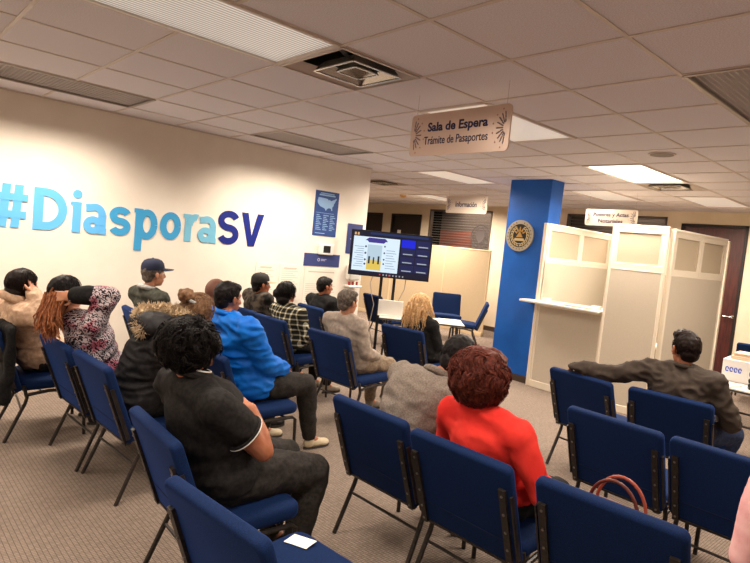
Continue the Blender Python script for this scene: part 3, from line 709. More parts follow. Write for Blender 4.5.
# ------------------------------------------------------------------ television on its stand
a46 = math.atan2(5.354 - 6.13, 5.944 - 5.14)
tv = empty('television', (5.542, 5.742, 0), rz=a46, label='large flat television showing a video meeting, on a black stand', cat='television')
F = Matrix(((1, 0, 0, 0), (0, 0, -1, -.03), (0, 1, 0, 1.505), (0, 0, 0, 1)))
W, H = 1.118, .63
MB().rbox(-W / 2, W / 2, -.025, .03, 1.505 - H / 2, 1.505 + H / 2, .006).build('casing', M_black, tv)
def scr(name, rgb, rects, parent, s=0.9, z=.001):
    mb = MB()
    for r in rects: mb.prism([(r[0], r[1]), (r[2], r[1]), (r[2], r[3]), (r[0], r[3])], .0006, F @ Matrix.Translation((0, 0, z - .0045)))
    return mb.build(name, mat('screen_' + '%d_%d_%d' % rgb, (10, 10, 12), 0.3, emit=rgb, estr=s), parent)
sc = scr('screen', (22, 26, 52), [(-W / 2 + .018, -H / 2 + .02, W / 2 - .018, H / 2 - .018)], tv, .8)
scr('title_bar', (40, 56, 104), [(-.3, H / 2 - .055, .5, H / 2 - .022)], sc, .8, .002)
scr('slide', (214, 232, 246), [(-.52, -.245, .115, .225)], sc, 1.1, .002)
scr('call_icon', (238, 190, 130), [(-.515, .24, -.49, .275), (-.475, .24, -.45, .275)], sc, .9, .003)
b = MB().prism([(-.36, .175), (-.33, .175), (-.31, .15), (-.1, .15), (-.08, .175), (-.05, .175), (-.07, .2), (-.09, .215), (-.31, .215), (-.33, .2)], .0006, F @ Matrix.Translation((0, 0, -.0015)))
b.build('slide_banner', mat('screen_banner', (10, 10, 12), 0.3, emit=(70, 60, 150), estr=.9), sc)
scr('slide_photo', (196, 220, 236), [(-.32, -.1, -.12, .12)], sc, .9, .003)
scr('slide_ground', (240, 208, 96), [(-.32, -.225, -.12, -.09)], sc, .9, .0035)
scr('slide_figure', (40, 60, 80), [(-.30, -.14, -.275, -.04), (-.235, -.14, -.215, -.05), (-.17, -.14, -.145, -.03)], sc, .5, .0045)
ic = MB()
for k, yy in enumerate((.09, .0, -.09, -.15)): ic.add(*disc(.014, .0006, 12), F @ Matrix.Translation((-.345, yy, -.001))); ic.add(*disc(.012, .0006, 12), F @ Matrix.Translation((-.085, yy + .02, -.001)))
ic.build('slide_icon', mat('screen_icon', (10, 10, 12), 0.3, emit=(60, 60, 96), estr=.7), sc)
scr('slide_text', (160, 182, 206), [(-.5 + .02 * (q % 3), -.19 + .03 * q, -.37, -.182 + .03 * q) for q in range(10)] + [(-.06, -.19 + .035 * q, .08 - .02 * (q % 3), -.182 + .035 * q) for q in range(8)], sc, .8, .003)
for q in range(4):
    for k in range(2):
        x0 = .14 + k * .205; y0 = .13 - q * .115
        if q == 0 and k == 0: scr('caller_tile', (20, 40, 230), [(x0, y0 - .01, x0 + .19, y0 + .1)], sc, .9, .002)
        else:
            scr('caller_tile', (36, 44, 96), [(x0, y0, x0 + .19, y0 + .1)], sc, .7, .002)
            scr('caller_name', (200, 210, 226), [(x0 + .03, y0 + .012, x0 + .16, y0 + .026)], sc, .7, .0035)
[scr('control_icon', (200, 196, 206), [(-.08 + .045 * q, -.29, -.063 + .045 * q, -.27)], sc, .7, .003) for q in range(7)]; scr('hang_up_icon', (226, 60, 60), [(.0, -.29, .02, -.272), (-.13, -.288, -.11, -.27)], sc, .9, .0045)
st = MB().rbox(-.11, -.07, .02, .06, .05, 1.6, .004, 1).rbox(.07, .11, .02, .06, .05, 1.6, .004, 1).rbox(-.14, .14, .0, .03, 1.4, 1.6, .004, 1)
st.build('pole', M_black, tv)
MB().rbox(-.4, .4, -.12, .32, 0, .04, .008).build('stand_base', M_black, tv)
mb = MB(); mb.tube([(-.2, .03, 1.22), (-.24, .03, 1.1), (-.21, .02, .95), (-.16, .02, .8), (-.2, .03, .5), (-.1, .05, .1)], .005, 6).tube([(.25, .03, 1.22), (.24, .03, 1.05), (.18, .02, .9), (.1, .03, .7)], .005, 6)
mb.build('cable', mat('cable_grey', (150, 140, 130), .6), tv, True)

# ------------------------------------------------------------------ tables
def table(x, y, w_, d_, rz, label, h_=.72):
    t = empty('folding_table', (x, y, 0), rz=rz, label=label, cat='table')
    MB().rbox(-w_ / 2, w_ / 2, -d_ / 2, d_ / 2, h_ - .03, h_, .008).build('tabletop', mat('table_top', (206, 200, 188), 0.45), t)
    MB().rbox(-w_ / 2 - .004, w_ / 2 + .004, -d_ / 2 - .004, d_ / 2 + .004, h_ - .026, h_ - .010, .004, 1).build('edge_band', mat('edge_band', (60, 56, 54), .5), t)
    for sx in (-1, 1):
        for sy in (-1, 1): MB().tube([(sx * (w_ / 2 - .1), sy * (d_ / 2 - .07), .72 - .03), (sx * (w_ / 2 - .07), sy * (d_ / 2 - .05), 0)], .014, 8).build('leg', M_frame, t, True)
    MB().tube([(-w_ / 2 + .09, -d_ / 2 + .07, .4), (-w_ / 2 + .09, d_ / 2 - .07, .4)], .01).tube([(w_ / 2 - .09, -d_ / 2 + .07, .4), (w_ / 2 - .09, d_ / 2 - .07, .4)], .01).build('brace', M_frame, t, True)
    return t
table(5.62, 5.12, 1.1, .5, a46, 'small table in front of the television holding white papers')
def placed(mb, name, m, loc, rz, label, cat, smooth=False, group=None):
    o = mb.build(name, m, None, smooth); o.location = loc; o.rotation_euler = (0, 0, rz); return tag(o, label, cat, group)
lp = empty('laptop', (5.33, 5.42, .72), rz=a46, label='open white laptop on the table left of the blond woman', cat='laptop')
MB().rbox(-.16, .16, -.11, .11, 0, .018, .004, 1).build('base', M_white, lp)
MB().rbox(-.16, .16, -.006, .006, 0, .2, .003, 1, Matrix.Translation((0, -.1, .018)) @ Matrix.Rotation(math.radians(12), 4, 'X')).build('lid', M_white, lp)
placed(MB().rbox(-.13, .13, -.12, .12, 0, .16, .02), 'printer', mat('printer_white', (214, 208, 200), .5), (5.62, 5.16, .72), a46, 'pale small printer on the table just behind the blond woman', 'printer', True)
placed(MB().rbox(-.15, .15, -.1, .1, 0, .01, .002, 1), 'paper_stack', M_paper, (5.98, 4.93, .72), a46, 'white papers on the table right of the blond woman', 'paper')
table(6.0, 1.05, .74, 1.7, 0, 'folding table in front of the dark red door holding boxes and papers')
placed(MB().rbox(-.15, .15, -.14, .14, 0, .012, .002, 1), 'paper_stack', M_paper, (5.83, 1.74, .72), .2, 'loose white papers on the corner of the table by the red door', 'paper')
placed(MB().rbox(-.11, .11, -.15, .15, 0, .01, .002, 1), 'paper_stack', M_paper, (5.75, 1.62, .72), -.3, 'white sheets at the near edge of the table by the red door', 'paper')
bx = empty('carton', (6.14, 1.49, .72), rz=.1, label='white box with blue printing on the table by the red door', cat='box')
MB().rbox(-.14, .14, -.19, .19, 0, .2, .003, 1).build('carton', mat('carton_white', (226, 222, 220), .6), bx)
t = MB(); Fb = Matrix(((0, 0, -1, -.14), (-1, 0, 0, .17), (0, 1, 0, .03), (0, 0, 0, 1)))
[ribbon(t, arc(.02 + .034 * q, .08, .011, .02, 0, 330, 8), .009, Fb, .001) for q in range(4)]; t.add(*disc(.055, .001, 20, .035), Fb @ Matrix.Translation((.25, .07, 0))).add(*disc(.022, .001, 20), Fb @ Matrix.Translation((.25, .07, 0))); t.build('blue_print', mat('print_blue', (40, 84, 200), .5), bx)
placed(MB().rbox(-.12, .12, -.17, .17, 0, .035, .004, 1).rbox(-.11, .11, -.16, .15, .035, .065, .004, 1), 'book_stack', mat('book_tan', (222, 190, 160), .6), (6.16, 1.46, .9202), .05, 'tan folders lying on top of the white box', 'folder')
ph = empty('desk_phone', (5.8, 1.27, .72), rz=-.4, label='black desk phone on the near edge of the table by the red door', cat='phone')
MB().rbox(-.09, .09, -.1, .1, 0, .05, .015).build('base', M_black, ph, True); MB().tube([(-.06, -.1, .07), (-.05, 0, .085), (-.06, .1, .07)], [.024, .015, .024], 10).build('handset', M_black, ph, True)

# ------------------------------------------------------------------ chairs
def make_chair():
    r = empty('banquet_chair', (0, 0, 0)); X = -.34
    ang = math.atan2(.17, .46); bw, bh = .55, .49
    # backrest: centre between top (0,.80) and bottom (.17,.34); local y -> up along the recline, z -> rear
    c = Vector((X + .080, 0, .584)); up = Vector((-math.sin(ang), 0, math.cos(ang))); side = Vector((0, 1, 0)); nb = side.cross(up)  # points forward
    M = Matrix(((side.x, up.x, nb.x, c.x), (side.y, up.y, nb.y, c.y), (side.z, up.z, nb.z, c.z), (0, 0, 0, 1)))
    MB().cushion(bw, bh, .052, .032, .018, M, .006).build('backrest', M_blue, r, True, 50)
    sm = MB().box(-bw / 2 + .02, bw / 2 - .02, -.125, -.121, -.0292, -.0272, M)
    sm.build('seam', mat('seam_blue', (14, 30, 66), .9), r)
    c2 = Vector((X + .385, 0, .405)); M2 = Matrix.Translation(c2) @ Matrix.Rotation(math.radians(-3), 4, 'Y') @ Matrix.Rotation(PI / 2, 4, 'Z')
    MB().cushion(.53, .45, .075, .06, .03, M2, .012).build('seat', M_blue, r, True, 50)
    sh = MB().box(-.22, .22, -.2, .2, -.045, -.037, M2); sh.build('seat_pan', M_frame, r)
    fr = MB()
    for s in (-1, 1):
        fr.box(s * .24 - .016, s * .24 + .016, -.245, .15, -.04, -.027, M)
        # edge band along the backrest side and under it
        fr.box(s * .274 - .004, s * .274 + .004, -.2375 + .03, .12, -.028, -.006, M)
    fr.box(-.26, .26, -.246, -.232, -.03, -.008, M)
    fr.build('back_frame', M_frame, r)
    b = MB()
    for s in (-1, 1):
        for yy in (.12, .03, -.06, -.15, -.22): b.add(*disc(.006, .004, 8), M @ Matrix.Translation((s * .24, yy, -.044)))
    b.build('bolt', M_bolt, r)
    for s in (-1, 1):
        MB().tube([(X + .19, s * .257, .40), (X + .215, s * .26, .31), (X + .205, s * .261, .27), (X + .09, s * .268, .0)], .0125, 8).build('leg', M_frame, r, True)
        MB().tube([(X + .215, s * .26, .33), (X + .35, s * .257, .352), (X + .56, s * .25, .352), (X + .585, s * .25, .335), (X + .60, s * .257, .0)], .0125, 8).build('leg', M_frame, r, True)
    MB().tube([(X + .185, -.262, .22), (X + .185, .262, .22)], .008).tube([(X + .3, -.23, .345), (X + .3, .23, .345)], .009).tube([(X + .52, -.225, .345), (X + .52, .225, .345)], .009).build('stretcher', M_frame, r, True)
    return r
CH = [  # x,y of the backrest top centre, yaw in degrees, label
    (1.033, 4.135, 3, 'blue chair the woman in the pink and grey patterned hoodie sits on'),
    (1.085, 3.551, 3, 'blue chair under the person in the black parka'),
    (.967, 2.311, -3, 'blue chair the man in the black polo shirt sits on'),
    (.843, 1.53, 5, 'empty blue chair in the bottom left foreground with a white card on its seat'),
    (.80, 4.86, -6, 'blue chair at the left edge under the person in the tan hoodie'),
    (1.85, 3.60, -3, 'blue chair the man in the bright blue jacket sits on'),
    (1.97, 4.20, 0, 'blue chair the bald man in dark green sits on'),
    (1.99, 5.45, -4, 'blue chair the man in the navy cap sits on by the wall'),
    (3.144, 4.887, 0, 'blue chair the woman in the plaid shirt sits on'),
    (3.165, 5.47, 0, 'blue chair the person in the two-tone cap sits on'),
    (3.20, 4.006, 3, 'blue chair the man in the grey shirt sits on'),
    (4.19, 5.65, -4, 'blue chair the man in the black jacket sits on near the wall'),
    (4.252, 4.122, 6, 'blue chair the blond woman sits on'),
    (1.997, 2.114, 1, 'blue chair the man in the grey fleece leans forward from'),
    (1.977, 1.507, 1, 'blue chair the woman in the red blouse sits on'),
    (2.036, .868, 4, 'blue chair right of the woman in red, brown bag on its seat'),
    (4.144, 2.093, -8, 'empty blue chair under the outstretched sleeve of the man in the suit'),
    (4.192, 1.457, 4, 'blue chair the man in the brown suit sits on'),
    (3.17, 1.377, -1, 'empty blue chair in the row behind the suited man, left one of its pair'),
    (3.18, .80, 0, 'empty blue chair in the row behind the suited man, right one of its pair'),
    (6.35, 6.9, -10, 'blue chair beside the television table, partly behind its left end'),
    (8.75, 7.35, -135, 'blue chair turned towards the camera between the blond woman and the turned-away chair'),
    (8.22, 5.98, 128, 'empty blue chair seen side-on just left of the blue column'),
    (8.9, 2.06, 10, 'blue chair at the far right edge behind the boxes'),
]
proto = make_chair()
for k, (x, y, a, lab) in enumerate(CH):
    o = proto if k == 0 else copy_tree(proto)
    a = math.radians(a); o.location = (x + .34 * math.cos(a), y + .34 * math.sin(a), 0); o.rotation_euler = (0, 0, a)
    tag(o, lab, 'chair', 'blue banquet chairs in the waiting room')

# ------------------------------------------------------------------ people
def vv(*a): return Vector(a)
def lerp(a, b, t): return Vector(a) * (1 - t) + Vector(b) * t
def headmat(c, look, tilt=(0, 0, 1), s=.95):
    x = Vector(look).normalized(); z = Vector(tilt); z = (z - x * x.dot(z)).normalized(); y = z.cross(x)
    return Matrix(((x.x * s, y.x * s, z.x * s, c[0]), (x.y * s, y.y * s, z.y * s, c[1]), (x.z * s, y.z * s, z.z * s, c[2]), (0, 0, 0, 1)))
def in_frame(mb, sub, M): mb.add(sub.v, sub.f, M)
def head_shapes(mb, HM):
    s = MB()
    s.ell((-.012, 0, .02), (.098, .077, .098), n=22, m=14); s.ell((.028, 0, -.05), (.062, .056, .066), n=18, m=12); s.ell((.05, 0, -.092), (.03, .03, .024))
    s.ell((.072, 0, .028), (.022, .05, .016)); s.cap((.082, 0, .018), (.104, 0, -.03), .009, .014, 10); s.ell((.092, .012, -.034), .009); s.ell((.092, -.012, -.034), .009)
    s.ell((.082, 0, -.062), (.012, .026, .007)); s.ell((.081, 0, -.073), (.012, .021, .007)); s.ell((.052, .04, -.022), (.026, .022, .022)); s.ell((.052, -.04, -.022), (.026, .022, .022))
    for q in (-1, 1):
        s.ell((-.004, q * .088, -.008), (.020, .008, .032), Matrix.Rotation(q * -.35, 3, 'Z')); s.ell((-.010, q * .095, .004), (.018, .005, .024), Matrix.Rotation(q * -.4, 3, 'Z')); s.ell((.0, q * .085, -.036), .009)
    in_frame(mb, s, HM)
def hand_shapes(mb, w, d, nrm, side, curl=.35, s=.95):
    """w wrist, d finger direction, nrm back-of-hand normal, side +1 left / -1 right (thumb side)"""
    w = Vector(w); d = Vector(d).normalized(); n = Vector(nrm); n = (n - d * d.dot(n)).normalized(); t = n.cross(d) * side * -1
    R = Matrix(((d.x, t.x, n.x), (d.y, t.y, n.y), (d.z, t.z, n.z)))
    mb.ell(w + d * .045 * s, (.048 * s, .038 * s, .015 * s), R, 14, 8); mb.cap(w - d * .01, w + d * .03 * s, .024 * s, .022 * s)
    for k, (o, L) in enumerate(((.028, .068), (.0095, .076), (-.0095, .070), (-.027, .054))):
        p = w + d * .078 * s + t * o * s; r = .0088 * s; a = curl * (1 + .15 * k)
        for q, seg in enumerate((.42, .32, .26)):
            a2 = a * (q * .9 + .5); dd = (d * math.cos(a2) - n * math.sin(a2) + t * o * 1.2).normalized(); p2 = p + dd * L * seg * s; mb.cap(p, p2, r, r * .93, 10); p = p2; r *= .93
    p = w + d * .02 * s + t * .028 * s; a = p + (t * .8 + d * .6 - n * .25).normalized() * .034 * s; b = a + (t * .25 + d * .9 - n * .3).normalized() * .03 * s
    mb.cap(p, a, .013 * s, .011 * s, 10).cap(a, b, .0105 * s, .009 * s, 10)
def torso_shapes(mb, J, g=0.0, w=1.0, low=True):
    hip, ch, nk = J['hip'], J['chest'], J['neck']; up = (nk - hip).normalized(); sd = (J['shL'] - J['shR']).normalized(); fw = sd.cross(up).normalized(); up2 = fw.cross(sd)
    R = Matrix(((fw.x, sd.x, up2.x), (fw.y, sd.y, up2.y), (fw.z, sd.z, up2.z)))
    if low: mb.ell(hip + vv(0, 0, .005), ((.125 * w + g), (.165 * w + g), .105 + g * .5), n=20, m=12)
    mb.ell(lerp(hip, ch, .33), ((.118 * w + g), (.155 * w + g), .12), R, 20, 12); mb.ell(lerp(hip, ch, .66), ((.115 * w + g), (.155 * w + g), .13), R, 20, 12)
    mb.ell(ch, ((.112 * w + g), (.165 * w + g), .15 + g), R, 20, 12)
    for k in ('shL', 'shR'):
        mb.cap(lerp(ch, J[k], .35), lerp(ch, J[k], .9), .085 + g, .058 + g); mb.cap(lerp(nk, J[k], .1) + vv(0, 0, -.035), J[k] + vv(0, 0, .004), .072 + g * .6, .052 + g * .8); mb.ell(J[k], .058 + g)
def arm_shapes(mb, J, s, g=0.0, t0=0, t1=1.0, w=1.0):
    a, e, r = J['sh' + s], J['el' + s], J['wr' + s]
    if t1 <= .5: mb.cap(a, lerp(a, e, t1 * 2), .052 * w + g, .047 * w + g * 1.3)
    else:
        mb.cap(a, lerp(a, e, .5), .052 * w + g, .046 * w + g).cap(lerp(a, e, .5), e, .046 * w + g, .038 * w + g); q = lerp(e, r, (t1 - .5) * 2); mb.cap(e, lerp(e, q, .35), .038 * w + g, .040 * w + g).cap(lerp(e, q, .35), q, .040 * w + g, .026 * w + g * 1.1)
def leg_shapes(mb, J, g=0.0, w=1.0, end=1.0):
    for s in ('L', 'R'):
        h = J['hip'] + (J['shL'] - J['shR']).normalized() * (.085 if s == 'L' else -.085); k, a = J['kn' + s], J['an' + s]; a2 = lerp(k, a, end)
        mb.cap(h, lerp(h, k, .5), .092 * w + g, .078 * w + g).cap(lerp(h, k, .5), k, .078 * w + g, .056 * w + g).cap(k, lerp(k, a2, .35), .056 * w + g, .054 * w + g).cap(lerp(k, a2, .35), a2, .054 * w + g, .036 * w + g * 1.3)
def folds(amp=.006, f=14, st=(1, 1, 1), fine=.0015, seed=0):
    off = Vector((seed * 3.1, seed * 1.7, seed))
    def fn(co, n):
        p = Vector((co.x * st[0], co.y * st[1], co.z * st[2])) * f + off
        a = 1 - abs(noise.noise(p)) * 2.4
        return amp * (a - .45) + fine * noise.noise(Vector(co) * 60 + off)
    return fn
def strands(mb, HM, n, L, r, keep, rad=(.1, .085, .1), cen=(-.012, 0, .025), curl=0.0, freq=3.0, out=.5, down=.6, seg=7, sides=3, hug=.05, fall=False, clump=1, rnd=random, spread=.25, back=0.0):
    cen = Vector(cen)
    for i_ in range(n):
        if clump <= 1 or i_ % clump == 0:
            while True:
                d0 = Vector((rnd.gauss(0, 1), rnd.gauss(0, 1), rnd.gauss(0, 1))).normalized()
                if keep(d0): break
            ph0 = rnd.uniform(0, 6.28); hg0 = hug * (rnd.uniform(.1, 1.9) if clump > 1 else 1); sp = [rnd.gauss(0, spread) for _ in range(3)]
        d = d0 if clump <= 1 else (d0 + Vector((rnd.gauss(0, .055), rnd.gauss(0, .055), rnd.gauss(0, .055)))).normalized(); hg = hg0 * rnd.uniform(.9, 1.1) if clump > 1 else hug
        p = cen + Vector((d.x * rad[0], d.y * rad[1], d.z * rad[2])); v = (d * out + Vector((-.35 * back, 0, -down)) * (1 - abs(d.z) * .5) + (Vector(sp) + Vector((rnd.gauss(0, .05), rnd.gauss(0, .05), rnd.gauss(0, .05))))).normalized()
        ln = L * rnd.uniform(.7, 1.15); pts = []; rs = []; ph = ph0 + rnd.gauss(0, .25); u = d.orthogonal().normalized(); u2 = d.cross(u)
        for k in range(seg):
            t = k / (seg - 1); pts.append(p + (u * math.cos(ph + t * freq * 6.28) + u2 * math.sin(ph + t * freq * 6.28)) * curl * min(1, t * 3)); rs.append(r * (1 - t * .75))
            p = p + v * ln / (seg - 1); v = (v + Vector((0, 0, -1)) * down * .35).normalized()
            q = p - cen; e = math.sqrt((q.x / rad[0]) ** 2 + (q.y / rad[1]) ** 2 + (q.z / rad[2]) ** 2)
            if e < 1.0: p = cen + q / e * 1.02
            elif e > 1 + hg and not (fall and q.z < 0): p = cen + q / e * (1 + hg)
        s = MB().tube(pts, rs, sides, cap=False); mb.add(s.v, s.f, HM)
def short_hair(mb, HM, thick=0.0, low=0.0):
    s = MB(); s.ell((-.022, 0, .034), (.098 + thick, .084 + thick, .096 + thick), n=20, m=12); s.ell((-.056, 0, -.02 - low), (.052 + thick * .7, .068 + thick, .062), n=16, m=10); s.ell((.035, 0, .082), (.055, .064, .036 + thick)); in_frame(mb, s, HM)
def person(label, chair, J, body=M_skin, top=None, top_name='jacket', g=.018, w=1.0, trouser=C_black, shoe=None, sleeve=1.0, hair=None, hair_m=H_black, look=(1, 0, 0), tilt=(0, 0, 1), hs=.95,
           fold=None, curl=.4, hd=None, skinny=False, top_voxel=.011, jlow=True, extra=None, standing=False):
    bx, by = chair; root = empty('person', (bx, by, 0), label=label, cat='person')
    O = Vector((bx, by, 0)); P = {}
    for k, v in J.items(): P[k] = Vector(v) - O if k not in ('hdL', 'hdR', 'hnL', 'hnR') else Vector(v)
    HM = headmat(P['head'], look, tilt, hs)
    b = MB(); torso_shapes(b, P, -.004, w); leg_shapes(b, P, -.004, w, 1.0); head_shapes(b, HM)
    b.cap(P['neck'] + (P['neck'] - P['head']) * .1, HM @ Vector((-.02, 0, -.04)), .05, .048)
    for s in ('L', 'R'):
        arm_shapes(b, P, s, -.002, w=w); d = P.get('hd' + s, (P['wr' + s] - P['el' + s])); hand_shapes(b, P['wr' + s], d, P.get('hn' + s, Vector((0, 0, 1))), 1 if s == 'L' else -1, curl)
        a = P['an' + s]; b.cap(a, a + vv(.1, 0, -.05), .03, .025)
    bo_ = blob(b, 'body', body, root, .0068, 2)
    for q in (-1, 1): ey = MB(); in_frame(ey, MB().ell((.069, q * .031, .006), .0125, n=12, m=8), HM); ey.build('eye', M_eye, root, True)
    # trousers
    t = MB(); leg_shapes(t, P, .012, w, .93); t.ell(P['hip'], (.125 * w + .01, .165 * w + .01, .10)); blob(t, 'trousers', trouser, root, .012, 3, folds(.007, 11, (1, 1, 1), seed=bx))
    for s in ('L', 'R'):
        sh = MB(); a = P['an' + s]; k = P['kn' + s]; f = Vector(J.get('ft' + s, (1, 0, 0))); f = f.normalized(); z0 = a.z - .09; R = Matrix(((f.x, -f.y, 0), (f.y, f.x, 0), (0, 0, 1)))
        c = Vector((a.x, a.y, z0))
        sh.ell(c + f * .0 + vv(0, 0, .05), (.05, .036, .05), R).ell(c + f * .07 + vv(0, 0, .04), (.07, .038, .038), R).ell(c + f * .135 + vv(0, 0, .032), (.06, .042, .032), R).cap(c + vv(0, 0, .05), c + vv(0, 0, .09), .042, .04)
        so = blob(sh, 'shoe', shoe or MATS['shoe_black'], root, .008, 2)
        sl = MB(); P_ = []
        for q in range(20): an = 2 * PI * q / 20; x = math.cos(an); y = math.sin(an); P_.append((.075 + .125 * x, y * (.043 if x > 0 else .036)))
        sl.prism(P_, .018, Matrix.Translation(c + vv(0, 0, .0)) @ R.to_4x4()); sl.build('sole', MATS['sole'], so)
    # top garment
    if top is not None:
        m = MB(); torso_shapes(m, P, g, w, jlow)
        if jlow: m.ell(P['hip'] + vv(0, 0, .03), (.13 * w + g, .17 * w + g, .09 + g))
        for s in ('L', 'R'): arm_shapes(m, P, s, g * .75, t1=sleeve, w=w)
        tp = blob(m, top_name, top, root, top_voxel, 3, fold or folds(.008, 9, (1, 1, 1.6), seed=by))
    else: tp = None
    if hair == 'short':
        h = MB(); short_hair(h, HM); hb = blob(h, 'hair', hair_m, root, .0075, 2, lambda co, n: .005 * noise.noise(co * 55) + .002)
        q = MB(); strands(q, HM, 420, .034, .0032, lambda d: d.z > -.55 and (d.x < .35 or d.z > .62), rad=(.1, .086, .098), out=.45, down=.55, spread=.3); q.build('hair_tuft', hair_m, hb, True, 0)
    if extra: extra(root, P, HM, tp)
    return root, P, HM
mat('shoe_black', (26, 24, 24), .5); mat('sole', (60, 56, 52), .7); SH_BEIGE = mat('shoe_beige', (206, 190, 160), .6); SH_GREY = mat('shoe_grey', (140, 128, 112), .6)

def seatJ(bx, by, **k):
    """joints of an upright seated figure whose chair backrest top is at (bx, by); facing +x"""
    J = dict(hip=(.30, 0, .535), chest=(.19, 0, .83), neck=(.175, 0, .985), head=(.19, 0, 1.115), shL=(.175, .175, .935), shR=(.175, -.175, .935), elL=(.26, .235, .69), elR=(.26, -.235, .69), wrL=(.47, .09, .62), wrR=(.47, -.09, .62),
             knL=(.70, .11, .50), knR=(.70, -.11, .50), anL=(.70, .12, .09), anR=(.70, -.12, .09))
    J = {a: (b[0] + bx, b[1] + by, b[2]) for a, b in J.items()}; J.update(k); return J
def ring(c, R, rx, ry, r, n=24, a0=0, a1=2 * PI):
    return [Vector(c) + R @ Vector((rx * math.cos(a0 + (a1 - a0) * k / n), ry * math.sin(a0 + (a1 - a0) * k / n), 0)) for k in range(n + (0 if a1 - a0 > 6.28 else 1))]

# 1 man in the black polo
def polo_extra(root, P, HM, tp):
    h = MB(); in_frame(h, MB().ell((-.02, 0, .03), (.122, .122, .118), n=22, m=14).ell((-.06, 0, -.03), (.08, .10, .06)).ell((.05, 0, .06), (.07, .09, .06)), HM)
    hb = blob(h, 'hair', H_black, root, .009, 2, lambda co, n: .014 * noise.noise(co * 26) + .006 * noise.noise(co * 60))
    R_ = random.Random(3); q = MB(); strands(q, HM, 2400, .105, .0036, lambda d: d.z > -.6 and (d.x < .7 or d.z > .2), rad=(.122, .126, .116), cen=(-.018, 0, .026), hug=.11, clump=9, curl=.013, freq=1.0, out=.25, down=.55, seg=9, rnd=R_, spread=.55)
    q.build('hair_curls', H_black, hb, True, 0)
    # collar with white stripe
    nk = P['neck'] + vv(.0, 0, .03); Rm = Matrix.Rotation(.25, 3, 'Y')
    c = MB().tube(ring(nk, Rm, .076, .076, 0), .020, 8, True).build('collar', C_polo, tp, True); c.scale = (1, 1, 1)
    MB().tube(ring(nk + vv(0, 0, .02), Rm, .080, .080, 0), .004, 6, True).build('collar_stripe', M_white, c, True)
    for s in ('L', 'R'):
        a, e = P['sh' + s], P['el' + s]; c_ = lerp(a, e, .57); z = (e - a).normalized(); Rq = z.to_track_quat('Z', 'Y').to_matrix()
        MB().tube(ring(c_, Rq, .082, .082, 0), .008, 8, True).build('sleeve_cuff', C_polo, tp, True)
        MB().tube(ring(c_ + z * .004, Rq, .088, .088, 0), .0035, 6, True).build('cuff_stripe', M_white, tp, True)
    MB().tube(ring(lerp(P['wrR'], P['elR'], .06), (P['wrR'] - P['elR']).normalized().to_track_quat('Z', 'Y').to_matrix(), .028, .028, 0), .004, 6, True).build('bracelet', M_silv, root, True)
J = seatJ(.967, 2.311, head=(1.12, 2.35, 1.105), neck=(1.13, 2.33, .985), chest=(1.20, 2.32, .83), hip=(1.27, 2.31, .55), shL=(1.13, 2.53, .915), shR=(1.15, 2.12, .915), elR=(1.37, 2.09, .70), elL=(1.3, 2.56, .69), wrR=(1.33, 2.16, .87), wrL=(1.42, 2.29, .80),
          knL=(1.74, 2.44, .50), knR=(1.75, 2.20, .50), anL=(1.68, 2.44, .09), anR=(1.66, 2.2, .09))
J.update(hdR=(-.15, .8, .45), hnR=(.5, -.3, .8), hdL=(-.25, -.95, .35), hnL=(.8, -.2, .5))
person('heavyset man in a black polo shirt with curly black hair, hands clasped before him', (1.3, 2.311), J, M_skin, C_polo, 'polo_shirt', .022, 1.28, C_trouser, sleeve=.24, hair_m=H_black, look=(.95, -.22, -.28), hs=1.0, extra=polo_extra, fold=folds(.007, 7, (1, 1, 1.5), seed=2), curl=.5)

# 2 man in the blue jacket
def blue_extra(root, P, HM, tp):
    MB().tube(ring(P['neck'] + vv(.0, 0, .022), Matrix.Rotation(.2, 3, 'Y'), .072, .07, 0), .02, 10, True).build('collar', C_bluej, tp, True)
    MB().ell(P['chest'] + vv(-.135, .04, .09), (.01, .02, .012)).build('white_mark', M_white, tp, True)
J = seatJ(1.85, 3.60, head=(2.0, 3.66, 1.16), neck=(1.99, 3.64, 1.035), chest=(2.06, 3.61, .86), hip=(2.17, 3.60, .55), shL=(1.98, 3.86, .985), shR=(2.02, 3.38, .985), elR=(2.17, 3.38, .74), wrR=(2.40, 3.50, .66), elL=(2.18, 3.84, .74), wrL=(2.42, 3.68, .66), knR=(2.60, 3.47, .54), knL=(2.58, 3.78, .53), anR=(2.72, 3.52, .09), anL=(2.50, 3.86, .09))
person('man in a bright blue jacket with short black hair and beige shoes', (2.19, 3.60), J, M_skin, C_bluej, 'jacket', .036, 1.2, C_trouser, SH_BEIGE, hair='short', look=(.98, .1, -.05), fold=folds(.012, 8, (1, 1, 2.2), seed=5), extra=blue_extra)

# 3 woman in red
def red_extra(root, P, HM, tp):
    h = MB(); in_frame(h, MB().ell((-.02, 0, .022), (.118, .122, .122), n=22, m=14).ell((-.045, 0, -.055), (.088, .105, .075)).ell((.04, 0, .08), (.07, .09, .055)), HM)
    hb = blob(h, 'hair', H_auburn, root, .009, 2, lambda co, n: .013 * noise.noise(co * 24) + .005 * noise.noise(co * 60))
    R_ = random.Random(5); q = MB(); strands(q, HM, 2600, .12, .0036, lambda d: d.z > -.75 and (d.x < .4 or d.z > .5), rad=(.118, .124, .124), cen=(-.02, 0, .004), hug=.10, clump=9, curl=.014, freq=1.2, out=.25, down=.75, seg=10, rnd=R_, spread=.5)
    q.build('hair_curls', H_auburn, hb, True, 0)
J = seatJ(1.977, 1.507, head=(2.16, 1.56, 1.09), neck=(2.155, 1.53, .955), chest=(2.19, 1.51, .80), hip=(2.28, 1.50, .55), shL=(2.16, 1.71, .885), shR=(2.16, 1.33, .885), elR=(2.20, 1.215, .66), wrR=(2.43, 1.33, .62), elL=(2.24, 1.78, .66))
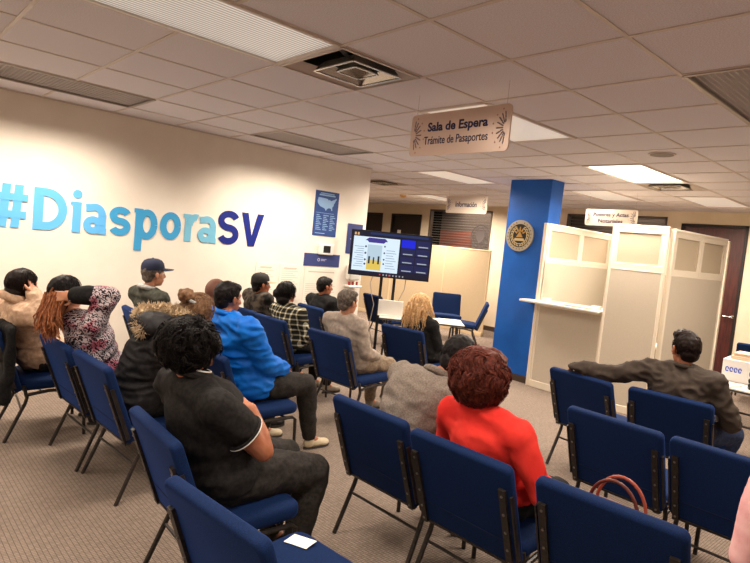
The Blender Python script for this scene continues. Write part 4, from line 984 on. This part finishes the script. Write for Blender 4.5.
person('woman in a bright red blouse with curly reddish-brown hair', (2.317, 1.507), J, M_skin2, C_red, 'blouse', .018, 1.05, C_black, hair_m=H_auburn, look=(1, .05, -.08), hs=1.0, extra=red_extra, fold=folds(.007, 7, (1, 1, 1.5), seed=9))

# 4 man in grey fleece leaning over
def lean_extra(root, P, HM, tp):
    MB().tube(ring(P['neck'] + vv(.01, 0, .02), Matrix.Rotation(.6, 3, 'Y'), .07, .07, 0), .02, 10, True).build('collar', C_grey, tp, True)
J = seatJ(1.997, 2.114, head=(2.60, 2.04, 1.03), neck=(2.48, 2.10, .93), chest=(2.37, 2.14, .82), hip=(2.28, 2.16, .55), shL=(2.43, 2.32, .90), shR=(2.43, 1.96, .875), elL=(2.58, 2.36, .66), elR=(2.58, 1.9, .64), wrL=(2.74, 2.2, .60), wrR=(2.74, 2.04, .60))
person('black-haired man in a grey fleece leaning forward beside the woman in red', (2.337, 2.114), J, M_skin, C_grey, 'fleece', .026, 1.08, C_trouser, hair='short', look=(.9, 0, -.45), tilt=(.45, 0, .9), extra=lean_extra, hs=1.12)

# 5 man in the suit, arm along the next backrest
def suit_extra(root, P, HM, tp):
    MB().tube(ring(P['neck'] + vv(.0, 0, .012), Matrix.Rotation(.25, 3, 'Y'), .068, .066, 0), .018, 10, True).build('collar', C_suit, tp, True)
    h = MB(); in_frame(h, MB().ell((.02, 0, .10), (.085, .07, .04)).ell((.075, 0, .095), (.035, .05, .03)), HM); blob(h, 'hair_top', H_brown, root, .008, 2, lambda co, n: .008 * noise.noise(co * 50))
    MB().tube(ring(P['wrL'], Vector((0, 1, 0)).to_track_quat('Z', 'Y').to_matrix(), .03, .03, 0), .006, 6, True).build('shirt_cuff', M_white, root, True)
J = seatJ(4.192, 1.457, head=(4.37, 1.46, 1.125), neck=(4.36, 1.45, .99), chest=(4.37, 1.45, .83), shL=(4.32, 1.66, .935), shR=(4.36, 1.25, .93), elL=(4.22, 1.92, .852), wrL=(4.17, 2.15, .855), elR=(4.45, 1.14, .68), wrR=(4.68, 1.25, .64), knR=(4.92, 1.24, .50), knL=(4.90, 1.6, .50))
J.update(hdL=(.5, .7, -.6), hnL=(.4, .3, .8))
person('man in a brown suit with dark swept-back hair, arm stretched along the next chair', (4.532, 1.457), J, M_skin, C_suit, 'suit_jacket', .030, 1.15, C_denim, hair='short', hair_m=H_brown, look=(.6, .8, -.02), hs=1.0, extra=suit_extra, fold=folds(.014, 11, (1, 1, 1.6), seed=7))

# 6 man in the grey shirt
J = seatJ(3.20, 4.006, head=(3.36, 3.965, 1.095), elR=(3.47, 3.78, .66), shR=(3.40, 3.83, .90), shL=(3.36, 4.2, .90), wrR=(3.68, 3.86, .60), hip=(3.5, 4.0, .54), chest=(3.42, 4.0, .80), neck=(3.37, 3.99, .97))
person('grey-haired man in a grey shirt, seated just behind the blond woman', (3.54, 4.006), J, M_skin2, C_greyt, 'shirt', .020, 1.12, C_khaki, SH_GREY, hair='short', hair_m=H_grey, look=(1, 0, -.05), fold=folds(.008, 9, (1, 1, 1.6), seed=3))

# 7 blond woman
def blond_extra(root, P, HM, tp):
    h = MB(); in_frame(h, MB().ell((-.02, 0, .03), (.108, .105, .108), n=20, m=12).ell((-.05, 0, -.08), (.075, .115, .11)).ell((-.065, 0, -.18), (.055, .10, .08)), HM)
    hb = blob(h, 'hair', H_blonde, root, .009, 2, lambda co, n: .010 * noise.noise(Vector((co.x * 30, co.y * 30, co.z * 9))))
    R_ = random.Random(8); q = MB(); strands(q, HM, 700, .30, .006, lambda d: d.x < .35 and d.z > -.3, rad=(.108, .108, .108), cen=(-.02, 0, .02), hug=.05, clump=7, fall=True, curl=.014, freq=1.6, out=.25, down=.9, seg=12, rnd=R_, spread=.2, back=.4)
    q.build('hair_waves', H_blonde, hb, True, 0)
J = seatJ(4.252, 4.122, head=(4.56, 4.17, 1.045), neck=(4.54, 4.15, .93), chest=(4.54, 4.13, .78), hip=(4.58, 4.12, .54), shL=(4.52, 4.31, .85), shR=(4.54, 3.97, .85), elR=(4.62, 3.93, .64), elL=(4.60, 4.36, .64), wrL=(4.8, 4.2, .6), wrR=(4.8, 4.05, .6), knR=(4.98, 4.0, .5), knL=(4.98, 4.24, .5), anR=(4.98, 4.0, .09), anL=(4.98, 4.24, .09))
person('woman with long wavy blond hair in a black top', (4.592, 4.122), J, M_skin2, C_black, 'top', .018, 1.0, C_black, hair_m=H_blonde, extra=blond_extra)

# 8 man in the black jacket by the wall corner
J = seatJ(4.19, 5.65, head=(4.35, 5.60, 1.06), neck=(4.345, 5.63, .94), shL=(4.34, 5.83, .875), shR=(4.38, 5.46, .875), chest=(4.38, 5.65, .79))
person('man in a black jacket with short dark hair, seated nearest the television', (4.53, 5.65), J, M_skin, C_black, 'jacket', .022, 1.05, C_black, hair='short', look=(.95, -.25, -.05))

# 9 woman in plaid
def plaid_extra(root, P, HM, tp):
    h = MB(); in_frame(h, MB().ell((-.02, 0, .03), (.108, .1, .108), n=20, m=12).ell((-.05, 0, -.05), (.07, .085, .075)).ell((-.10, .03, .0), (.05, .06, .055)), HM)
    hb = blob(h, 'hair', H_black, root, .008, 2, lambda co, n: .006 * noise.noise(co * 30)); R_ = random.Random(4); q = MB(); strands(q, HM, 420, .07, .0035, lambda d: d.z > -.5 and d.x < .5, rad=(.11, .102, .11), out=.3, down=.5, rnd=R_, spread=.2); q.build('hair_strand', H_black, hb, True, 0)
J = seatJ(3.144, 4.887, head=(3.35, 4.93, 1.045), neck=(3.36, 4.91, .93), chest=(3.37, 4.90, .79), shL=(3.35, 5.08, .86), shR=(3.40, 4.74, .86), elR=(3.46, 4.68, .63), wrR=(3.65, 4.8, .60), elL=(3.45, 5.13, .64), hip=(3.44, 4.89, .54))
person('woman in a black and cream plaid shirt with dark gathered hair', (3.484, 4.887), J, M_skin, C_plaid, 'plaid_shirt', .022, 1.05, C_black, SH_GREY, hair_m=H_black, extra=plaid_extra)

# 10 person in the two-tone cap
def cap_shapes(HM, crown, bill, root, tp=None, zc=.045, name='cap'):
    c = MB(); s = MB(); n = 24
    prof = [(1.0, 0), (1.0, .03), (.93, .06), (.75, .088), (.45, .103), (.02, .108)]
    v = []; f = []
    for r, z in prof:
        for k in range(n): a = 2 * PI * k / n; v.append((-.012 + .108 * r * math.cos(a), .09 * r * math.sin(a), zc + z - .01))
    for i in range(len(prof) - 1):
        for k in range(n): f.append((i * n + k, i * n + (k + 1) % n, (i + 1) * n + (k + 1) % n, (i + 1) * n + k))
    f.append(tuple(range((len(prof) - 1) * n, len(prof) * n))); s.add(v, f); in_frame(c, s, HM); o = c.build(name, crown, root, True, 60)
    b = MB(); s = MB(); v = []; f = []; m = 10
    for top in (0, 1):
        for k in range(m + 1):
            a = math.radians(-62 + 124 * k / m); rr = .155 + .028 * math.cos(a * 1.4)
            v.append((-.012 + .10 * math.cos(a), .088 * math.sin(a), zc + .004 * top)); v.append((-.012 + (rr + .02) * math.cos(a), .092 * math.sin(a), zc - .012 + .012 * math.cos(a * 2) * 0 - .01 * abs(math.sin(a)) + .004 * top))
    L = 2 * (m + 1)
    for k in range(m): f.append((2 * k, 2 * k + 1, 2 * k + 3, 2 * k + 2)); f.append((L + 2 * k, L + 2 * k + 2, L + 2 * k + 3, L + 2 * k + 1)); f.append((2 * k + 1, L + 2 * k + 1, L + 2 * k + 3, 2 * k + 3))
    s.add(v, f); in_frame(b, s, HM); b.build('bill', bill, o, True, 60); MB().add([tuple(HM @ Vector(p)) for p in MB().ell((-.012, 0, zc + .1), (.008, .008, .004)).v], MB().ell((0, 0, 0), 1).f).build('button', crown, o)
M_navycap = mat('cap_navy', (20, 27, 54), .8); M_tancap = mat('cap_bill_tan', (176, 150, 124), .8); M_blackcap = mat('cap_black', (30, 27, 26), .8)
J = seatJ(3.165, 5.47, head=(3.35, 5.44, 1.075), neck=(3.345, 5.46, .955))
person('person in a black cap with a tan bill and a dark patterned jacket', (3.505, 5.47), J, M_skin, C_camo, 'jacket', .024, 1.05, C_black, hair='short', look=(.96, -.2, .05), extra=lambda r, P, H, t: cap_shapes(H, M_blackcap, M_tancap, r))

# 11 man in the navy cap
def navy_extra(root, P, HM, tp):
    cap_shapes(HM, M_navycap, M_navycap, root, zc=.05)
    MB().tube(ring(P['neck'] + vv(-.005, 0, .02), Matrix.Rotation(.25, 3, 'Y'), .08, .078, 0), .024, 10, True).build('collar', C_greycol, tp, True)
J = seatJ(1.99, 5.45, head=(2.15, 5.39, 1.155), neck=(2.12, 5.42, 1.0), shL=(2.11, 5.67, .93), shR=(2.17, 5.24, .93), chest=(2.18, 5.45, .83), elR=(2.25, 5.17, .69))
person('man in a navy blue cap and olive jacket seated against the white wall', (2.33, 5.45), J, M_skin2, C_olive, 'jacket', .028, 1.08, C_black, hair='short', hair_m=H_grey, look=(1, 0, .05), hs=1.0, extra=navy_extra)

# 12 bald man in dark green
def bald_extra(root, P, HM, tp):
    MB().tube(ring(P['neck'] + vv(-.01, 0, .02), Matrix.Rotation(.5, 3, 'Y'), .085, .085, 0), .032, 10, True).build('hood', C_darkgreen, tp, True)
J = seatJ(1.97, 4.20, head=(2.22, 4.27, 1.125), neck=(2.12, 4.26, 1.0), shL=(2.06, 4.42, .955), shR=(2.12, 4.05, .95), elL=(2.2, 4.42, .7), elR=(2.2, 4.0, .7))
person('bald person in a dark green hooded jacket, half hidden behind the man in blue', (2.31, 4.20), J, mat('skin_brown', (112, 72, 56), 0.6), C_darkgreen, 'jacket', .03, 1.05, C_black, hair=None, look=(.95, .1, -.3), extra=bald_extra)

# 13 parka with fur hood
def parka_extra(root, P, HM, tp):
    O = Vector((1.425, 3.551, 0))
    h = MB(); in_frame(h, MB().ell((-.02, 0, .02), (.11, .105, .11), n=20, m=12).ell((-.05, 0, -.05), (.07, .085, .07)), HM)
    hb = blob(h, 'hair', H_tan, root, .009, 2, lambda co, n: .007 * noise.noise(co * 32)); R_ = random.Random(14); q = MB(); strands(q, HM, 380, .06, .0035, lambda d: d.z > -.5, rad=(.112, .107, .112), out=.2, down=.4, rnd=R_, spread=.4); q.build('hair_strand', H_tan, hb, True, 0)
    bn = MB().ell(Vector((1.60, 3.47, 1.205)) - O, (.055, .05, .045)); bb = blob(bn, 'hair_bun', H_tan, root, .007, 1, lambda co, n: .012 * noise.noise(co * 40)); MB().tube(ring(Vector((1.63, 3.47, 1.165)) - O, Matrix.Rotation(.5, 3, 'Y'), .04, .04, 0), .012, 8, True).build('hair_tie', C_greycol, bb, True)
    # hood body and fur rim
    hd = MB().ell(Vector((1.40, 3.44, 1.02)) - O, (.15, .18, .085), Matrix.Rotation(.15, 3, 'Y')).ell(Vector((1.40, 3.46, .98)) - O, (.11, .16, .07)); hb2 = blob(hd, 'hood', C_parka, tp, .012, 3, folds(.010, 12, seed=4))
    rim = [(1.30, 3.36, 1.005), (1.30, 3.44, 1.05), (1.34, 3.52, 1.085), (1.40, 3.56, 1.095), (1.48, 3.54, 1.10), (1.55, 3.5, 1.095), (1.60, 3.42, 1.07)]
    rim = [Vector(p) - O for p in rim]; pts = []
    for k in range(len(rim) - 1):
        for q_ in range(5): pts.append(lerp(rim[k], rim[k + 1], q_ / 5))
    pts.append(rim[-1]); fr = MB().tube(pts, .036, 10); R_ = random.Random(21)
    for p in pts:
        for _ in range(150):
            d = Vector((R_.gauss(0, 1), R_.gauss(0, 1), R_.gauss(0, 1))).normalized(); a = p + d * .028; b = p + d * R_.uniform(.042, .058) + Vector((R_.gauss(0, .008), R_.gauss(0, .008), R_.gauss(0, .008)))
            fr.tube([a, lerp(a, b, .5), b], [.003, .0022, .0006], 3, cap=False)
    fr.build('fur_trim', H_fur, hb2, True, 0)
J = seatJ(1.085, 3.551, head=(1.70, 3.50, 1.085), neck=(1.56, 3.50, .98), chest=(1.43, 3.51, .82), hip=(1.36, 3.55, .55), shL=(1.46, 3.72, .90), shR=(1.42, 3.32, .90), elR=(1.52, 3.28, .64), wrR=(1.75, 3.42, .62), elL=(1.55, 3.75, .66), wrL=(1.78, 3.6, .62), knL=(1.8, 3.66, .5), knR=(1.8, 3.42, .5))
person('person in a black parka with a tan fur hood trim, hair in a bun', (1.425, 3.551), J, M_skin2, C_parka, 'parka', .045, 1.05, C_black, hair_m=H_tan, look=(.95, 0, -.3), tilt=(.3, 0, .95), extra=parka_extra, fold=folds(.016, 7, (1, 1, 3.2), seed=6))

# 14 woman in the patterned hoodie, arm behind the head
def pink_extra(root, P, HM, tp):
    h = MB(); in_frame(h, MB().ell((-.02, 0, .03), (.106, .098, .104), n=20, m=12).ell((-.05, 0, -.05), (.07, .085, .08)), HM)
    hb = blob(h, 'hair', H_black, root, .008, 2, lambda co, n: .005 * noise.noise(co * 30)); R_ = random.Random(24); q = MB(); strands(q, HM, 420, .09, .0035, lambda d: d.z > -.4 and d.x < .6, rad=(.108, .1, .106), out=.2, down=.7, rnd=R_, spread=.15, back=.5); q.build('hair_strand', H_black, hb, True, 0)
    R_ = random.Random(25); g = MB(); O = Vector((1.373, 4.135, 0))
    for _ in range(500):
        a = Vector((1.0 + R_.gauss(0, .02), 4.06 + R_.gauss(0, .035), 1.1 + R_.gauss(0, .02))) - O; m1 = a + vv(-.03 + R_.gauss(0, .01), R_.gauss(0, .03), -.12); b = m1 + vv(.01 + R_.gauss(0, .015), R_.gauss(0, .035), R_.uniform(-.13, -.05)); mid = lerp(m1, b, .5) + vv(R_.gauss(0, .012), R_.gauss(0, .012), 0)
        g.tube([a, m1, mid, b], [.006, .007, .005, .001], 4, cap=False)
    g.build('hair_length', H_ginger, hb, True, 0)
    e, r = P['elR'], P['wrR']; c = MB().cap(lerp(e, r, .62), lerp(e, r, .96), .066, .058); blob(c, 'cuff', C_black, tp, .009, 2)
J = seatJ(1.033, 4.135, head=(1.085, 4.13, 1.115), neck=(1.13, 4.12, .98), chest=(1.23, 4.1, .83), hip=(1.33, 4.12, .55), shL=(1.16, 4.3, .93), shR=(1.20, 3.95, .945), elR=(1.27, 3.86, 1.15), wrR=(1.09, 3.96, 1.13), elL=(1.25, 4.38, .72), wrL=(1.5, 4.2, .64))
J.update(hdR=(-1, .25, -.1), hnR=(0, -1, .1))
person('woman in a pink and grey patterned hoodie holding back her long hair', (1.373, 4.135), J, M_skin2, C_print, 'hoodie', .028, 1.05, C_black, hair_m=H_black, look=(1, 0, 0), extra=pink_extra, fold=folds(.009, 8, (1, 1, 1.6), seed=8))

# 15 person in the tan hoodie, hand at the ear
def tan_extra(root, P, HM, tp):
    h = MB(); in_frame(h, MB().ell((-.02, 0, .03), (.108, .1, .106), n=20, m=12).ell((-.05, 0, -.05), (.075, .09, .085)).ell((.03, .02, .06), (.07, .075, .05)), HM)
    hb = blob(h, 'hair', H_brown, root, .008, 2, lambda co, n: .005 * noise.noise(co * 30)); R_ = random.Random(34); q = MB(); strands(q, HM, 420, .09, .0035, lambda d: d.z > -.5 and d.x < .6, rad=(.11, .102, .108), out=.2, down=.7, rnd=R_, spread=.15); q.build('hair_strand', H_brown, hb, True, 0)
    MB().tube(ring(P['neck'] + vv(-.02, 0, .03), Matrix.Rotation(.35, 3, 'Y'), .09, .095, 0), .034, 10, True).build('hood', C_tan, tp, True)
J = seatJ(.80, 4.86, head=(.965, 4.80, 1.085), neck=(.95, 4.82, .96), chest=(1.0, 4.84, .80), shL=(.93, 5.0, .90), shR=(.95, 4.62, .90), elR=(1.06, 4.53, .87), wrR=(1.01, 4.68, 1.04), hip=(1.1, 4.86, .55))
J.update(hdR=(-.1, .5, .9), hnR=(.7, -.7, .1))
person('dark-haired person in a tan hoodie at the left edge, hand held to the ear', (1.14, 4.86), J, M_skin2, C_tan, 'hoodie', .030, 1.05, C_trouser, hair_m=H_brown, look=(1, .05, -.05), extra=tan_extra, fold=folds(.010, 8, (1, 1, 1.8), seed=11))

# 16 standing person at the right edge
J = dict(hip=(1.98, .16, .90), chest=(1.97, .16, 1.22), neck=(1.97, .16, 1.40), head=(2.0, .16, 1.55), shL=(1.97, .30, 1.33), shR=(1.97, -.02, 1.33), elL=(1.985, .385, 1.06), elR=(1.97, -.08, 1.05), wrL=(1.985, .42, .84), wrR=(2.1, -.05, .82), knL=(2.0, .25, .50), knR=(2.0, .07, .50), anL=(1.98, .25, .09), anR=(1.98, .07, .09))
person('person in a pale pink top cut off by the right edge of the picture', (1.98, .16), J, M_skin2, C_pink, 'top', .028, 1.0, C_denim, hair='short', hair_m=H_brown, fold=folds(.002, 5, seed=1))

# ------------------------------------------------------------------ loose things
m = MB().rbox(-.035, .03, -.26, .26, .42, .84, .03, 3).rbox(-.06, .02, -.24, .2, .28, .5, .03, 3)
o = blob(m, 'draped_coat', C_black, None, .011, 4, folds(.012, 8, (1, 2, .6), seed=13)); o.location = (.86, 4.76, 0); tag(o, 'black coat draped over the chair back at the left edge', 'coat')
o = MB().rbox(-.035, .035, -.055, .055, 0, .0015, .0005, 1).build('card', mat('card_white', (240, 240, 236), .6)); o.location = (1.345, 1.735, .4615); o.rotation_euler = (math.radians(-5), math.radians(-2), .3); tag(o, 'white card lying on the seat of the bottom left foreground chair', 'card')
bg = empty('handbag', (2.52, 1.03, .462), label='brown leather handbag on the seat of the bottom right chair, handles raised', cat='bag')
m = MB().rbox(-.07, .07, -.15, .15, 0, .15, .03, 3); m.build('bag_body', mat('leather_brown', (96, 44, 34), .4), bg, True)
for s in (-1, 1):
    MB().tube([Vector((s * .04, .11 * math.cos(PI * k / 14), .13 + .14 * math.sin(PI * k / 14))) for k in range(15)], .008, 8).build('handle', mat('leather_red', (158, 76, 58), .4) if s > 0 else mat('leather_brown', (0, 0, 0)), bg, True)
